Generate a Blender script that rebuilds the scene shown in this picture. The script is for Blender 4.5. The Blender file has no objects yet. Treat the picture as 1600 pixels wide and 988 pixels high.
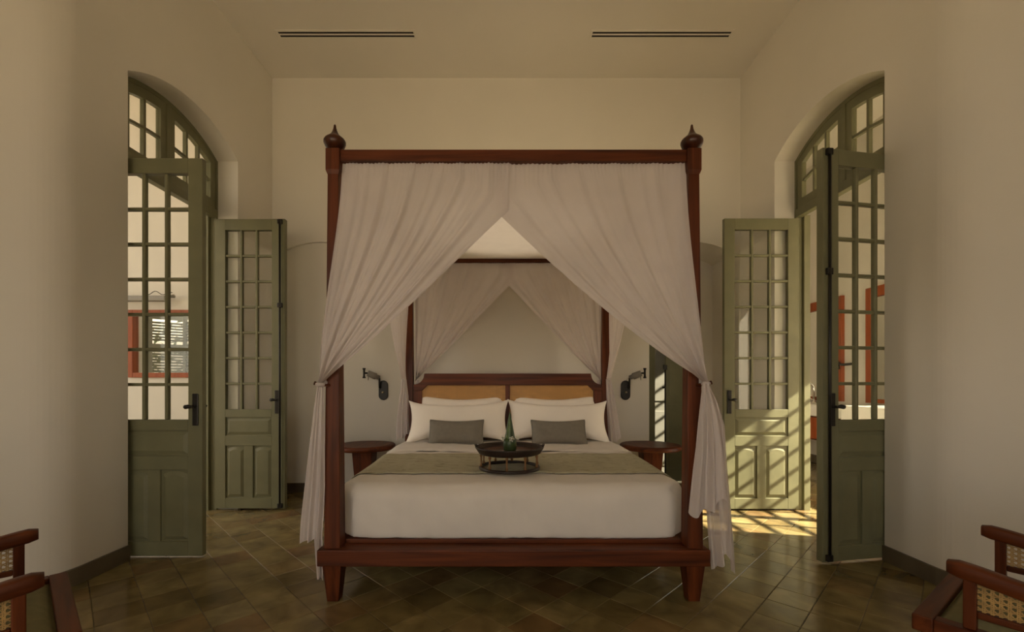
import bpy, bmesh, math, random
from mathutils import Vector, Matrix
random.seed(7)
S = bpy.context.scene
C = S.collection
PI = math.pi

# ------------------------------------------------------------------ camera, sky, sun, exposure
F, VX, VY, CH = 690.0, 791.0, 600.0, 1.2          # focal length and vanishing point in 1600x988 pixels, eye height
cam_d = bpy.data.cameras.new('camera')
cam = bpy.data.objects.new('camera', cam_d)
C.objects.link(cam)
cam.location = (0, 0, CH)
cam.rotation_euler = (PI/2, 0, 0)
cam_d.sensor_width = 36.0
cam_d.lens = F/1600*36.0
cam_d.shift_x = (800-VX)/1600
cam_d.shift_y = (VY-494)/1600
cam_d.clip_start = 0.02
S.camera = cam

world = bpy.data.worlds.new('world')
S.world = world
world.use_nodes = True
bg = world.node_tree.nodes['Background']
bg.inputs['Color'].default_value = (1.0, 0.91, 0.80, 1)
bg.inputs['Strength'].default_value = 3.05

sun_d = bpy.data.lights.new('sun', 'SUN')
sun_d.energy = 37.0
sun_d.angle = math.radians(0.55)
sun_d.color = (1.0, 0.87, 0.66)
sun = bpy.data.objects.new('sun', sun_d)
C.objects.link(sun)
sun.location = (12, -2, 9)
sun.rotation_euler = Vector((-1.0, 0.21, -0.70)).to_track_quat('-Z', 'Y').to_euler()

S.view_settings.view_transform = 'Standard'
S.view_settings.look = 'None'
S.view_settings.gamma = 1.0
S.view_settings.use_curve_mapping = False
S.view_settings.exposure = 0.0
S.cycles.max_bounces = 10
S.cycles.diffuse_bounces = 6
S.cycles.transparent_max_bounces = 24
S.cycles.sample_clamp_indirect = 6.0
S.cycles.caustics_reflective = False
S.cycles.caustics_refractive = False


def W(px, py, Y):
    """a point at distance Y that shows at a pixel of the photograph"""
    return Vector(((px-VX)*Y/F, Y, CH+(VY-py)*Y/F))


# ------------------------------------------------------------------ materials
MATS = {}


def newmat(name):
    m = bpy.data.materials.new(name)
    m.use_nodes = True
    nt = m.node_tree
    b = nt.nodes['Principled BSDF']
    MATS[name] = m
    return m, nt, b


def N(nt, t, **kw):
    n = nt.nodes.new(t)
    for k, v in kw.items():
        if k.startswith('i_'):
            n.inputs[k[2:].replace('_', ' ')].default_value = v
        else:
            setattr(n, k, v)
    return n


def ramp(nt, fac, stops):
    r = nt.nodes.new('ShaderNodeValToRGB')
    el = r.color_ramp.elements
    while len(el) < len(stops):
        el.new(0.5)
    for e, (p, c) in zip(el, stops):
        e.position = p
        e.color = (c[0], c[1], c[2], 1)
    nt.links.new(fac, r.inputs['Fac'])
    return r


def simple(name, col, rough=0.6, var=0.08, scale=6.0, bump=0.0, bscale=60.0, spec=0.5, metal=0.0, coat=0.0, det=5.0):
    m, nt, b = newmat(name)
    b.inputs['Roughness'].default_value = rough
    b.inputs['Specular IOR Level'].default_value = spec
    b.inputs['Metallic'].default_value = metal
    b.inputs['Coat Weight'].default_value = coat
    tc = N(nt, 'ShaderNodeTexCoord')
    nz = N(nt, 'ShaderNodeTexNoise', i_Scale=scale, i_Detail=det)
    nt.links.new(tc.outputs['Object'], nz.inputs['Vector'])
    lo = [max(0, c*(1-var)) for c in col]
    hi = [c*(1+var) for c in col]
    r = ramp(nt, nz.outputs['Fac'], [(0.3, lo), (0.7, hi)])
    nt.links.new(r.outputs['Color'], b.inputs['Base Color'])
    if bump:
        nb = N(nt, 'ShaderNodeTexNoise', i_Scale=bscale, i_Detail=4.0)
        nt.links.new(tc.outputs['Object'], nb.inputs['Vector'])
        bp = N(nt, 'ShaderNodeBump', i_Strength=bump, i_Distance=0.01)
        nt.links.new(nb.outputs['Fac'], bp.inputs['Height'])
        nt.links.new(bp.outputs['Normal'], b.inputs['Normal'])
    return m


def wood(name, axis, dark, light, rough=0.32, coat=0.25):
    m, nt, b = newmat(name)
    tc = N(nt, 'ShaderNodeTexCoord')
    mp = N(nt, 'ShaderNodeMapping')
    sc = [16.0, 16.0, 16.0]
    sc['xyz'.index(axis)] = 0.9
    mp.inputs['Scale'].default_value = sc
    nt.links.new(tc.outputs['Object'], mp.inputs['Vector'])
    nz = N(nt, 'ShaderNodeTexNoise', i_Scale=1.6, i_Detail=7.0, i_Distortion=0.6)
    nt.links.new(mp.outputs['Vector'], nz.inputs['Vector'])
    r = ramp(nt, nz.outputs['Fac'], [(0.3, dark), (0.52, [(a+c)/2 for a, c in zip(dark, light)]), (0.75, light)])
    nt.links.new(r.outputs['Color'], b.inputs['Base Color'])
    b.inputs['Roughness'].default_value = rough
    b.inputs['Specular IOR Level'].default_value = 0.22
    b.inputs['Coat Weight'].default_value = coat
    b.inputs['Coat Roughness'].default_value = 0.2
    bp = N(nt, 'ShaderNodeBump', i_Strength=0.12, i_Distance=0.004)
    nt.links.new(nz.outputs['Fac'], bp.inputs['Height'])
    nt.links.new(bp.outputs['Normal'], b.inputs['Normal'])
    return m


def cloth(name, col, diff=0.6, trans=0.3, clear=0.1, weave=0.0):
    m, nt, b = newmat(name)
    out = nt.nodes['Material Output']
    nt.nodes.remove(b)
    d = N(nt, 'ShaderNodeBsdfDiffuse')
    t = N(nt, 'ShaderNodeBsdfTranslucent')
    c = N(nt, 'ShaderNodeBsdfTransparent')
    tc = N(nt, 'ShaderNodeTexCoord')
    nz = N(nt, 'ShaderNodeTexNoise', i_Scale=9.0, i_Detail=4.0)
    nt.links.new(tc.outputs['Object'], nz.inputs['Vector'])
    r = ramp(nt, nz.outputs['Fac'], [(0.3, [x*0.96 for x in col]), (0.7, col)])
    nt.links.new(r.outputs['Color'], d.inputs['Color'])
    nt.links.new(r.outputs['Color'], t.inputs['Color'])
    m1 = N(nt, 'ShaderNodeMixShader')
    m1.inputs[0].default_value = trans/(diff+trans)
    nt.links.new(d.outputs[0], m1.inputs[1])
    nt.links.new(t.outputs[0], m1.inputs[2])
    m2 = N(nt, 'ShaderNodeMixShader')
    m2.inputs[0].default_value = clear
    nt.links.new(m1.outputs[0], m2.inputs[1])
    nt.links.new(c.outputs[0], m2.inputs[2])
    nt.links.new(m2.outputs[0], out.inputs['Surface'])
    return m


def glass(name, tint=(0.95, 0.96, 0.94), ior=1.45, rough=0.01):
    m, nt, b = newmat(name)
    out = nt.nodes['Material Output']
    nt.nodes.remove(b)
    t = N(nt, 'ShaderNodeBsdfTransparent')
    t.inputs['Color'].default_value = (*tint, 1)
    g = N(nt, 'ShaderNodeBsdfGlossy')
    g.inputs['Roughness'].default_value = rough
    lw = N(nt, 'ShaderNodeLayerWeight', i_Blend=0.5)      # Schlick reflectance, the same from both faces of the sheet
    pw = N(nt, 'ShaderNodeMath', operation='POWER')
    pw.inputs[1].default_value = 5.0
    nt.links.new(lw.outputs['Facing'], pw.inputs[0])
    fr = N(nt, 'ShaderNodeMath', operation='MULTIPLY_ADD')
    fr.inputs[1].default_value = 0.9
    fr.inputs[2].default_value = 0.035
    nt.links.new(pw.outputs[0], fr.inputs[0])
    mx = N(nt, 'ShaderNodeMixShader')
    nt.links.new(fr.outputs[0], mx.inputs[0])
    nt.links.new(t.outputs[0], mx.inputs[1])
    nt.links.new(g.outputs[0], mx.inputs[2])
    nt.links.new(mx.outputs[0], out.inputs['Surface'])
    return m


simple('plaster', (0.745, 0.71, 0.635), 0.85, 0.035, 0.9, 0.10, 9.0, spec=0.2)
simple('plaster_ceiling', (0.82, 0.785, 0.715), 0.9, 0.03, 0.8, 0.05, 7.0, spec=0.2)
simple('plaster_white', (0.70, 0.665, 0.61), 0.85, 0.03, 1.2, 0.06, 9.0, spec=0.2)
simple('baseboard_paint', (0.12, 0.095, 0.06), 0.45, 0.15, 5.0)
simple('green_paint', (0.180, 0.176, 0.098), 0.45, 0.10, 5.0, 0.05, 30.0, spec=0.35)
simple('black_iron', (0.018, 0.015, 0.012), 0.38, 0.2, 20.0, metal=0.3)
simple('brushed_brass', (0.30, 0.24, 0.14), 0.35, 0.2, 20.0, metal=0.8)
simple('chrome', (0.75, 0.75, 0.74), 0.12, 0.03, 20.0, metal=1.0)
simple('mirror_silver', (0.86, 0.88, 0.86), 0.02, 0.01, 2.0, metal=1.0)
wood('mahogany_x', 'x', (0.042, 0.0085, 0.002), (0.155, 0.038, 0.009), 0.46, 0.03)
wood('mahogany_y', 'y', (0.042, 0.0085, 0.002), (0.155, 0.038, 0.009), 0.46, 0.03)
wood('mahogany_z', 'z', (0.042, 0.0085, 0.002), (0.155, 0.038, 0.009), 0.46, 0.03)
wood('dark_wood', 'z', (0.035, 0.010, 0.005), (0.085, 0.026, 0.010))
wood('red_wood', 'z', (0.24, 0.052, 0.014), (0.36, 0.088, 0.026), 0.45, 0.05)
simple('lacquer', (0.022, 0.012, 0.008), 0.42, 0.25, 14.0, spec=0.3, coat=0.1)
simple('lacquer_brown', (0.075, 0.028, 0.015), 0.42, 0.25, 14.0, spec=0.3, coat=0.1)
wood('bamboo', 'z', (0.13, 0.062, 0.022), (0.22, 0.11, 0.04), 0.4, 0.1)
simple('cane_strand', (0.54, 0.29, 0.085), 0.5, 0.25, 40.0)
simple('cane_strand_pale', (0.46, 0.30, 0.11), 0.5, 0.25, 40.0)
simple('cane_back', (0.22, 0.10, 0.028), 0.7, 0.2, 30.0)
simple('linen', (0.725, 0.68, 0.625), 0.8, 0.025, 5.0, 0.10, 14.0, spec=0.25)
simple('pillow_cotton', (0.86, 0.80, 0.715), 0.8, 0.02, 5.0, 0.14, 16.0, spec=0.25)
simple('grey_cushion_cloth', (0.205, 0.185, 0.150), 0.85, 0.06, 30.0, 0.12, 220.0, spec=0.2)
simple('olive_cushion_cloth', (0.20, 0.185, 0.10), 0.85, 0.08, 30.0, 0.12, 220.0, spec=0.2)
simple('leaf_green', (0.075, 0.120, 0.022), 0.38, 0.35, 25.0)
simple('leaf_dark', (0.035, 0.060, 0.014), 0.4, 0.35, 25.0)
simple('petal', (0.82, 0.80, 0.66), 0.5, 0.04, 30.0)
simple('marble', (0.78, 0.75, 0.70), 0.25, 0.05, 4.0)
simple('grey_metal', (0.22, 0.20, 0.17), 0.4, 0.1, 8.0)
simple('vent_dark', (0.02, 0.016, 0.012), 0.7, 0.1, 8.0)
simple('foliage', (0.10, 0.13, 0.06), 0.6, 0.4, 12.0)
simple('shutter_paint', (0.26, 0.27, 0.22), 0.6, 0.1, 8.0)
simple('sun_dimming_grey', (0.30, 0.29, 0.25), 0.5, 0.06, 6.0)  # kept darker than the plaster to tone down the vestibule sun stripes
simple('grout', (0.11, 0.085, 0.05), 0.8, 0.15, 9.0)
simple('terrace', (0.60, 0.52, 0.40), 0.8, 0.1, 1.0)
cloth('sheer', (0.80, 0.735, 0.71), 0.60, 0.30, 0.10)
cloth('sheer_roof', (0.92, 0.88, 0.82), 0.45, 0.5, 0.05)
glass('pane_glass')


def floor_tile_material():
    m, nt, b = newmat('cement_tile')
    g = N(nt, 'ShaderNodeNewGeometry')
    mp = N(nt, 'ShaderNodeMapping')
    mp.inputs['Rotation'].default_value = (0, 0, -PI/4)
    nt.links.new(g.outputs['Position'], mp.inputs['Vector'])
    dv = N(nt, 'ShaderNodeVectorMath', operation='SCALE')
    dv.inputs['Scale'].default_value = 1/TILE
    nt.links.new(mp.outputs['Vector'], dv.inputs[0])
    ad = N(nt, 'ShaderNodeVectorMath', operation='ADD')
    ad.inputs[1].default_value = (0.5, 0.5, 0.5)
    nt.links.new(dv.outputs[0], ad.inputs[0])
    fl = N(nt, 'ShaderNodeVectorMath', operation='FLOOR')
    nt.links.new(ad.outputs[0], fl.inputs[0])
    sx = N(nt, 'ShaderNodeSeparateXYZ')
    nt.links.new(fl.outputs[0], sx.inputs[0])
    cx = N(nt, 'ShaderNodeCombineXYZ')
    nt.links.new(sx.outputs['X'], cx.inputs['X'])
    nt.links.new(sx.outputs['Y'], cx.inputs['Y'])
    wn = N(nt, 'ShaderNodeTexWhiteNoise')
    nt.links.new(cx.outputs[0], wn.inputs['Vector'])
    r = ramp(nt, wn.outputs['Value'], [(0.0, (0.155, 0.115, 0.052)), (0.35, (0.215, 0.170, 0.078)),
                                       (0.7, (0.250, 0.200, 0.098)), (1.0, (0.200, 0.128, 0.060))])
    nz = N(nt, 'ShaderNodeTexNoise', i_Scale=5.0, i_Detail=4.0, i_Distortion=0.5)
    nt.links.new(g.outputs['Position'], nz.inputs['Vector'])
    r2 = ramp(nt, nz.outputs['Fac'], [(0.3, (0.62, 0.60, 0.55)), (0.7, (1.25, 1.2, 1.1))])
    mu = N(nt, 'ShaderNodeMix', data_type='RGBA', blend_type='MULTIPLY')
    mu.inputs['Factor'].default_value = 1.0
    nt.links.new(r.outputs['Color'], mu.inputs['A'])
    nt.links.new(r2.outputs['Color'], mu.inputs['B'])
    nt.links.new(mu.outputs['Result'], b.inputs['Base Color'])
    b.inputs['Roughness'].default_value = 0.17
    b.inputs['Specular IOR Level'].default_value = 0.6
    nl = N(nt, 'ShaderNodeTexNoise', i_Scale=2.2, i_Detail=1.0)
    nt.links.new(g.outputs['Position'], nl.inputs['Vector'])
    bp = N(nt, 'ShaderNodeBump', i_Strength=0.10, i_Distance=0.02)
    nt.links.new(nl.outputs['Fac'], bp.inputs['Height'])
    nt.links.new(bp.outputs['Normal'], b.inputs['Normal'])


TILE = 0.205
floor_tile_material()


def runner_material():
    m, nt, b = newmat('runner_cloth')
    tc = N(nt, 'ShaderNodeTexCoord')
    mp = N(nt, 'ShaderNodeMapping')
    mp.inputs['Scale'].default_value = (5.0, 16.0, 5.0)
    nt.links.new(tc.outputs['Object'], mp.inputs['Vector'])
    nz = N(nt, 'ShaderNodeTexNoise', i_Scale=2.4, i_Detail=6.0, i_Distortion=1.2)
    nt.links.new(mp.outputs['Vector'], nz.inputs['Vector'])
    r = ramp(nt, nz.outputs['Fac'], [(0.0, (0.24, 0.22, 0.135)), (0.36, (0.27, 0.25, 0.155)), (0.46, (0.40, 0.37, 0.25)), (1.0, (0.44, 0.405, 0.275))])
    nt.links.new(r.outputs['Color'], b.inputs['Base Color'])
    b.inputs['Roughness'].default_value = 0.75
    nb = N(nt, 'ShaderNodeTexNoise', i_Scale=240.0)
    nt.links.new(tc.outputs['Object'], nb.inputs['Vector'])
    bp = N(nt, 'ShaderNodeBump', i_Strength=0.1, i_Distance=0.003)
    nt.links.new(nb.outputs['Fac'], bp.inputs['Height'])
    nt.links.new(bp.outputs['Normal'], b.inputs['Normal'])


runner_material()


# ------------------------------------------------------------------ mesh helpers
def tag(o, label=None, cat=None, group=None, kind=None):
    if label: o['label'] = label
    if cat: o['category'] = cat
    if group: o['group'] = group
    if kind: o['kind'] = kind
    return o


def empty(name, loc, rz=0.0, label=None, cat=None, group=None, kind=None):
    o = bpy.data.objects.new(name, None)
    o.empty_display_size = 0.1
    C.objects.link(o)
    o.location = loc
    o.rotation_euler = (0, 0, rz)
    return tag(o, label, cat, group, kind)


def root_loc(p):
    v = Vector((0, 0, 0))
    while p is not None:
        v += p.location
        p = p.parent
    return v


def bedx(y):
    return 0.04-0.013*(y-2.43)


class MB:
    def __init__(s):
        s.v, s.f = [], []

    def add(s, verts, faces):
        o = len(s.v)
        s.v += [tuple(v) for v in verts]
        s.f += [tuple(i+o for i in f) for f in faces]
        return s

    def box(s, x0, x1, y0, y1, z0, z1):
        v = [(x, y, z) for z in (z0, z1) for y in (y0, y1) for x in (x0, x1)]
        return s.add(v, [(0, 2, 3, 1), (4, 5, 7, 6), (0, 1, 5, 4), (2, 6, 7, 3), (0, 4, 6, 2), (1, 3, 7, 5)])

    def frustum(s, c, z0, z1, w0, w1, d0=None, d1=None, c1=None):
        d0 = w0 if d0 is None else d0
        d1 = w1 if d1 is None else d1
        c1 = c if c1 is None else c1
        v = []
        for cc, z, w, d in ((c, z0, w0, d0), (c1, z1, w1, d1)):
            v += [(cc[0]-w/2, cc[1]-d/2, z), (cc[0]+w/2, cc[1]-d/2, z), (cc[0]+w/2, cc[1]+d/2, z), (cc[0]-w/2, cc[1]+d/2, z)]
        return s.add(v, [(3, 2, 1, 0), (4, 5, 6, 7), (0, 1, 5, 4), (1, 2, 6, 5), (2, 3, 7, 6), (3, 0, 4, 7)])

    def prism(s, poly, axis, a0, a1):
        n = len(poly)
        def mk(p, a):
            if axis == 'x': return (a, p[0], p[1])
            if axis == 'y': return (p[0], a, p[1])
            return (p[0], p[1], a)
        v = [mk(p, a0) for p in poly]+[mk(p, a1) for p in poly]
        f = [tuple(range(n-1, -1, -1)), tuple(range(n, 2*n))]
        f += [(i, (i+1) % n, n+(i+1) % n, n+i) for i in range(n)]
        return s.add(v, f)

    def lathe(s, prof, c=(0, 0, 0), n=24, sx=1.0, sy=1.0):
        v = []
        for r, z in prof:
            for i in range(n):
                a = 2*PI*i/n
                v.append((c[0]+r*math.cos(a)*sx, c[1]+r*math.sin(a)*sy, c[2]+z))
        f = []
        m = len(prof)
        for j in range(m-1):
            for i in range(n):
                f.append((j*n+i, j*n+(i+1) % n, (j+1)*n+(i+1) % n, (j+1)*n+i))
        f.append(tuple(range(n-1, -1, -1)))
        f.append(tuple((m-1)*n+i for i in range(n)))
        return s.add(v, f)

    def tube(s, pts, r, n=10, cap=True):
        pts = [Vector(p) for p in pts]
        rs = r if isinstance(r, (list, tuple)) else [r]*len(pts)
        v = []
        up = None
        for i, p in enumerate(pts):
            d = (pts[min(i+1, len(pts)-1)]-pts[max(i-1, 0)]).normalized()
            if up is None:
                up = Vector((0, 0, 1)) if abs(d.z) < 0.9 else Vector((0, 1, 0))
            a = d.cross(up)
            if a.length < 1e-4:
                a = d.cross(Vector((1, 0, 0)))
            a.normalize()
            b = a.cross(d)
            up = b
            for k in range(n):
                t = 2*PI*k/n
                v.append(p+a*math.cos(t)*rs[i]+b*math.sin(t)*rs[i])
        f = []
        for j in range(len(pts)-1):
            for k in range(n):
                f.append((j*n+k, j*n+(k+1) % n, (j+1)*n+(k+1) % n, (j+1)*n+k))
        if cap:
            f.append(tuple(range(n-1, -1, -1)))
            f.append(tuple((len(pts)-1)*n+k for k in range(n)))
        return s.add(v, f)

    def grid(s, fn, nu, nv, closed_u=False):
        o = []
        for j in range(nv+1):
            for i in range(nu+(0 if closed_u else 1)):
                o.append(fn(i/nu, j/nv))
        w = nu if closed_u else nu+1
        f = []
        for j in range(nv):
            for i in range(nu):
                i2 = (i+1) % w
                f.append((j*w+i, j*w+i2, (j+1)*w+i2, (j+1)*w+i))
        return s.add(o, f)

    def build(s, name, mat, parent=None, local=False, smooth=False, bevel=0.0, seg=2, bed=False, solid=0.0):
        vs = [Vector(v) for v in s.v]
        if bed:
            for v in vs:
                v.x += bedx(v.y)
        if parent is not None and not local:
            off = root_loc(parent)
            vs = [v-off for v in vs]
        me = bpy.data.meshes.new(name)
        me.from_pydata([tuple(v) for v in vs], [], s.f)
        me.update()
        bm = bmesh.new()
        bm.from_mesh(me)
        bmesh.ops.recalc_face_normals(bm, faces=bm.faces[:])
        bm.to_mesh(me)
        bm.free()
        if smooth:
            me.polygons.foreach_set('use_smooth', [True]*len(me.polygons))
        me.materials.append(MATS[mat])
        o = bpy.data.objects.new(name, me)
        C.objects.link(o)
        if parent is not None:
            o.parent = parent
        if bevel:
            b = o.modifiers.new('bevel', 'BEVEL')
            b.width = bevel
            b.segments = seg
            b.limit_method = 'ANGLE'
            b.angle_limit = math.radians(40)
            b.harden_normals = False
        if solid:
            sd = o.modifiers.new('solid', 'SOLIDIFY')
            sd.thickness = solid
            sd.offset = 0
        return o


def struct(name, mb, mat, label, cat, bevel=0.0):
    o = mb.build(name, mat, bevel=bevel)
    return tag(o, label, cat, kind='structure')


def lerp(a, b, t):
    return a+(b-a)*t


# ------------------------------------------------------------------ the room
WX = 2.57          # half width of the bed bay
WT = 0.25          # wall thickness
YB = 4.85          # back wall
YN = 5.04          # back of the niches
H = 4.56
Y0, Y1 = 3.0, 4.23     # the arched openings in the side walls
SPRING, RISE = 3.33, 0.19


def arch_z(y, y0=Y0, y1=Y1, sp=SPRING, rise=RISE):
    w = (y1-y0)/2
    R = (w*w+rise*rise)/(2*rise)
    d = y-(y0+y1)/2
    return sp+math.sqrt(max(0, R*R-d*d))-(R-rise)


def arch_poly(y0, y1, sp, rise, n=22):
    return [(lerp(y0, y1, i/n), arch_z(lerp(y0, y1, i/n), y0, y1, sp, rise)) for i in range(n+1)]


def wall_poly(a, b, h, openings):
    p = [(a, 0)]
    for y0, y1, z0, arc in openings:
        p.append((y0, 0))
        p += arc
        p.append((y1, 0))
    p += [(b, 0), (b, h), (a, h)]
    return p


arc_side = arch_poly(Y0, Y1, SPRING, RISE)
YC = 2.66          # where the side walls turn outwards


def bend(off):
    # plan of the splayed wall: round turn to 45 degrees, then back to straight
    R, e = 0.32, 0.72
    p = []
    for i in range(11):
        a = PI/4*i/10
        p.append((WX+R*(1-math.cos(a))+off*math.cos(a), YC-R*math.sin(a)+off*math.sin(a)))
    x, y = p[-1]
    d = WX+e+off-x
    p += [(WX+e+off, y-d), (WX+e+off, -2.7)]
    return p


for sx, nm in ((-1, 'left'), (1, 'right')):
    m = MB()
    m.prism(wall_poly(YC, YN+0.1, H, [(Y0, Y1, 0, arc_side)]), 'x', sx*WX, sx*(WX+WT))
    # the splay towards the wider part of the room
    e = 0.72
    m.prism([(sx*x, y) for x, y in bend(0.0)]+[(sx*x, y) for x, y in reversed(bend(WT))], 'z', 0, H)
    struct('wall_'+nm, m, 'plaster', f'cream plaster wall on the {nm} with tall arched doorway', 'wall')
    bb = MB()
    th = 0.018
    bb.prism([(sx*WX, Y0)]+[(sx*x, y) for x, y in bend(0.0)]+[(sx*x, y) for x, y in reversed(bend(-th))]+[(sx*(WX-th), Y0)], 'z', 0, 0.105)
    struct('baseboard_'+nm, bb, 'baseboard_paint', f'dark brown baseboard along the near {nm} wall', 'baseboard', 0.003)
    bb = MB()
    bb.box(min(sx*WX, sx*(WX-th)), max(sx*WX, sx*(WX-th)), Y1, YB, 0, 0.105)
    struct('baseboard_far_'+nm, bb, 'baseboard_paint', f'short dark baseboard beyond the {nm} arched doorway', 'baseboard', 0.003)

NI0, NI1 = 1.57, 2.50     # the niches in the back wall
YL = YB+0.035                # the left one is shallow
arc_n = arch_poly(NI0, NI1, 2.63, 0.13)
arc_nl = [(-p[0], p[1]) for p in reversed(arc_n)]
m = MB()
m.prism(wall_poly(-WX, WX, H, [(-NI1, -NI0, 0, arc_nl), (NI0, NI1, 0, arc_n)]), 'y', YB, YL)
YD = 5.35                            # back of the deep right niche
DX0, DX1, DZ = 1.70, 2.30, 2.25      # doorway in the right niche
m.prism(wall_poly(-WX, WX, H, [(NI0, NI1, 0, arc_n)]), 'y', YL, YD)
m.prism(wall_poly(1.4, WX, H, [(DX0, DX1, 0, [(DX0, DZ), (DX1, DZ)])]), 'y', YD, YD+0.08)
struct('wall_back', m, 'plaster', 'cream plaster wall behind the bed with arched niches', 'wall')
bb = MB()
bb.box(-NI0, NI0, YB-0.018, YB, 0, 0.105)
struct('baseboard_back', bb, 'baseboard_paint', 'dark baseboard of the wall behind the headboard', 'baseboard', 0.003)
bb = MB()
bb.box(-NI1, -NI0, YL-0.018, YL, 0, 0.105)
struct('baseboard_niche', bb, 'baseboard_paint', 'dark baseboard inside the left arched niche', 'baseboard', 0.003)

# ceiling over the whole house, carried out at the rear to block sun
m = MB()
m.box(-6.4, 5.6, -6.0, 8.2, H, H+0.2)
struct('ceiling', m, 'plaster_ceiling', 'plain cream ceiling above the bed', 'ceiling')

# the rear wall behind the camera, its three openings invented and sized for daylight
m = MB()
rw = 3.54
ops = [(-3.15, -1.25), (-0.55, 0.55), (1.95, 2.6)]
m.prism(wall_poly(-rw, rw, H, [(a, b, 0, arch_poly(a, b, 3.0, 0.25)) for a, b in ops]), 'y', -2.95, -2.7)
struct('wall_rear', m, 'plaster', 'cream plaster wall behind the camera with three openings added for daylight', 'wall')
m = MB()  # unseen walls added to stop sun reaching the rear openings
m.box(5.1, 5.3, -6.0, -2.7, 0, H)
m.box(3.54, 5.1, -2.95, -2.7, 0, H)
struct('wall_sun_block', m, 'plaster', 'unseen end wall added to keep sun out of the rear openings', 'wall')
m = MB()
m.box(-40, 40, -40, -6.0, -0.35, -0.2)
m.box(-40, -6.4, -6.0, 40, -0.35, -0.2)
m.box(5.6, 40, -6.0, 40, -0.35, -0.2)
m.box(-6.4, 5.6, 8.2, 40, -0.35, -0.2)
struct('ground', m, 'terrace', 'pale paved ground outside the house', 'ground')

# left side room
LX = -5.6
m = MB()
WINX0, WINX1, WINZ0, WINZ1 = -4.24, -3.48, 1.27, 2.03
m.box(LX, WINX0, 4.97, 5.17, 0, H)
m.box(WINX1, -WX-WT, 4.97, 5.17, 0, H)
m.box(WINX0, WINX1, 4.97, 5.17, 0, WINZ0)
m.box(WINX0, WINX1, 4.97, 5.17, WINZ1, H)
struct('wall_side_room', m, 'plaster_white', 'white wall of the side room seen through the left doorway', 'wall')
m = MB()  # unseen outer openings, made large to brighten the side room
m.prism(wall_poly(0.9, 5.17, H, [(1.0, 2.85, 0, arch_poly(1.0, 2.85, 3.9, 0.3)), (3.0, 4.9, 0, arch_poly(3.0, 4.9, 3.9, 0.3))]), 'x', LX-0.2, LX)
m.box(LX, -3.5, 0.7, 0.9, 0, H)
struct('wall_side_room_outer', m, 'plaster_white', 'outer wall of the left side room with openings added for daylight', 'wall')

# right bathroom
BX = 4.7
m = MB()
W0 = (1.45, 2.45, 0.10, 3.2)  # unseen opening added so bounced sun brightens the bathroom
W1 = (2.93, 3.95, 0.10, 2.62)
W2 = (4.30, 5.20, 1.10, 3.35)
m.box(BX, BX+0.2, 1.3, W0[0], 0, H)
m.box(BX, BX+0.2, W0[0], W0[1], 0, W0[2])
m.box(BX, BX+0.2, W0[0], W0[1], W0[3], H)
m.box(BX, BX+0.2, W0[1], W1[0], 0, H)
m.box(BX, BX+0.2, W1[0], W1[1], 0, W1[2])
m.box(BX, BX+0.2, W1[0], W1[1], W1[3], H)
m.box(BX, BX+0.2, W1[1], W2[0], 0, H)
m.box(BX, BX+0.2, W2[0], W2[1], 0, W2[2])
m.box(BX, BX+0.2, W2[0], W2[1], W2[3], H)
m.box(BX, BX+0.2, W2[1], 7.8, 0, H)
struct('wall_bathroom', m, 'plaster_white', 'pale bathroom wall with framed mirrors seen through the right doorway', 'wall')
m = MB()
m.box(0.7, 2.75, 5.70, 5.85, 0, H)
m.box(0.7, 0.9, YD+0.08, 5.70, 0, H)
m.box(2.75, 4.9, 7.6, 7.8, 0, H)
m.box(2.6, 2.75, 5.85, 7.8, 0, H)
m.box(3.5, 4.9, 1.1, 1.3, 0, H)
struct('wall_vestibule', m, 'plaster_white', 'white vestibule wall glimpsed through the narrow back doorway', 'wall')
bb = MB()
bb.box(BX-0.018, BX, 5.2, 7.6, 0, 0.12)
struct('baseboard_bathroom', bb, 'baseboard_paint', 'dark baseboard under the bathroom vanity', 'baseboard')

# ------------------------------------------------------------------ floor: diagonal cement tiles
m = MB()
m.box(-6.4, 5.6, -6.0, 8.2, -0.2, -0.0035)
floor = struct('floor', m, 'grout', 'glossy olive brown cement tiles laid diagonally', 'floor')


def tile_mesh_data():
    h = TILE/2-0.0012
    b = 0.0022
    c, s_ = math.cos(PI/4), math.sin(PI/4)
    r = lambda x, y, z: (x*c-y*s_, x*s_+y*c, z)
    v = [r(x*h, y*h, z) for z in (-0.006, -0.0016) for x, y in ((-1, -1), (1, -1), (1, 1), (-1, 1))]
    v += [r(x*(h-b), y*(h-b), 0.0) for x, y in ((-1, -1), (1, -1), (1, 1), (-1, 1))]
    f = []
    for k in (0, 4):
        f += [(k+i, k+(i+1) % 4, k+4+(i+1) % 4, k+4+i) for i in range(4)]
    f.append((8, 9, 10, 11))
    return v, f


tv, tf = tile_mesh_data()
tme = bpy.data.meshes.new('tile')
tme.from_pydata(tv, [], tf)
tme.materials.append(MATS['cement_tile'])
near, rest = [], []
e = TILE/math.sqrt(2)
for i in range(-60, 61):
    for j in range(-60, 61):
        x, y = (i-j)*e, (i+j)*e
        if not (-5.6 < x < 4.7 and -2.9 < y < 7.6):
            continue
        if y > 1.2:
            px, py = VX+F*x/y, VY+F*CH/y
            if -25 < px < 1625 and py < 1030 and abs(x) < 2.62 and y < 4.9 and not (abs(x-0.03) < 0.95 and y > 2.75):
                near.append((x, y))
                continue
        if y > 0.5:
            rest.append((x, y))
near.sort(key=lambda p: p[1])
rest += near[300:]
for x, y in near[:300]:
    o = bpy.data.objects.new('tile', tme)
    o.location = (x, y, 0)
    o.parent = floor
    C.objects.link(o)
m = MB()
for x, y in rest:
    m.add([(a+x, b+y, c) for a, b, c in tv], tf)
o = m.build('far_tiles', 'cement_tile', floor)
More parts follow.
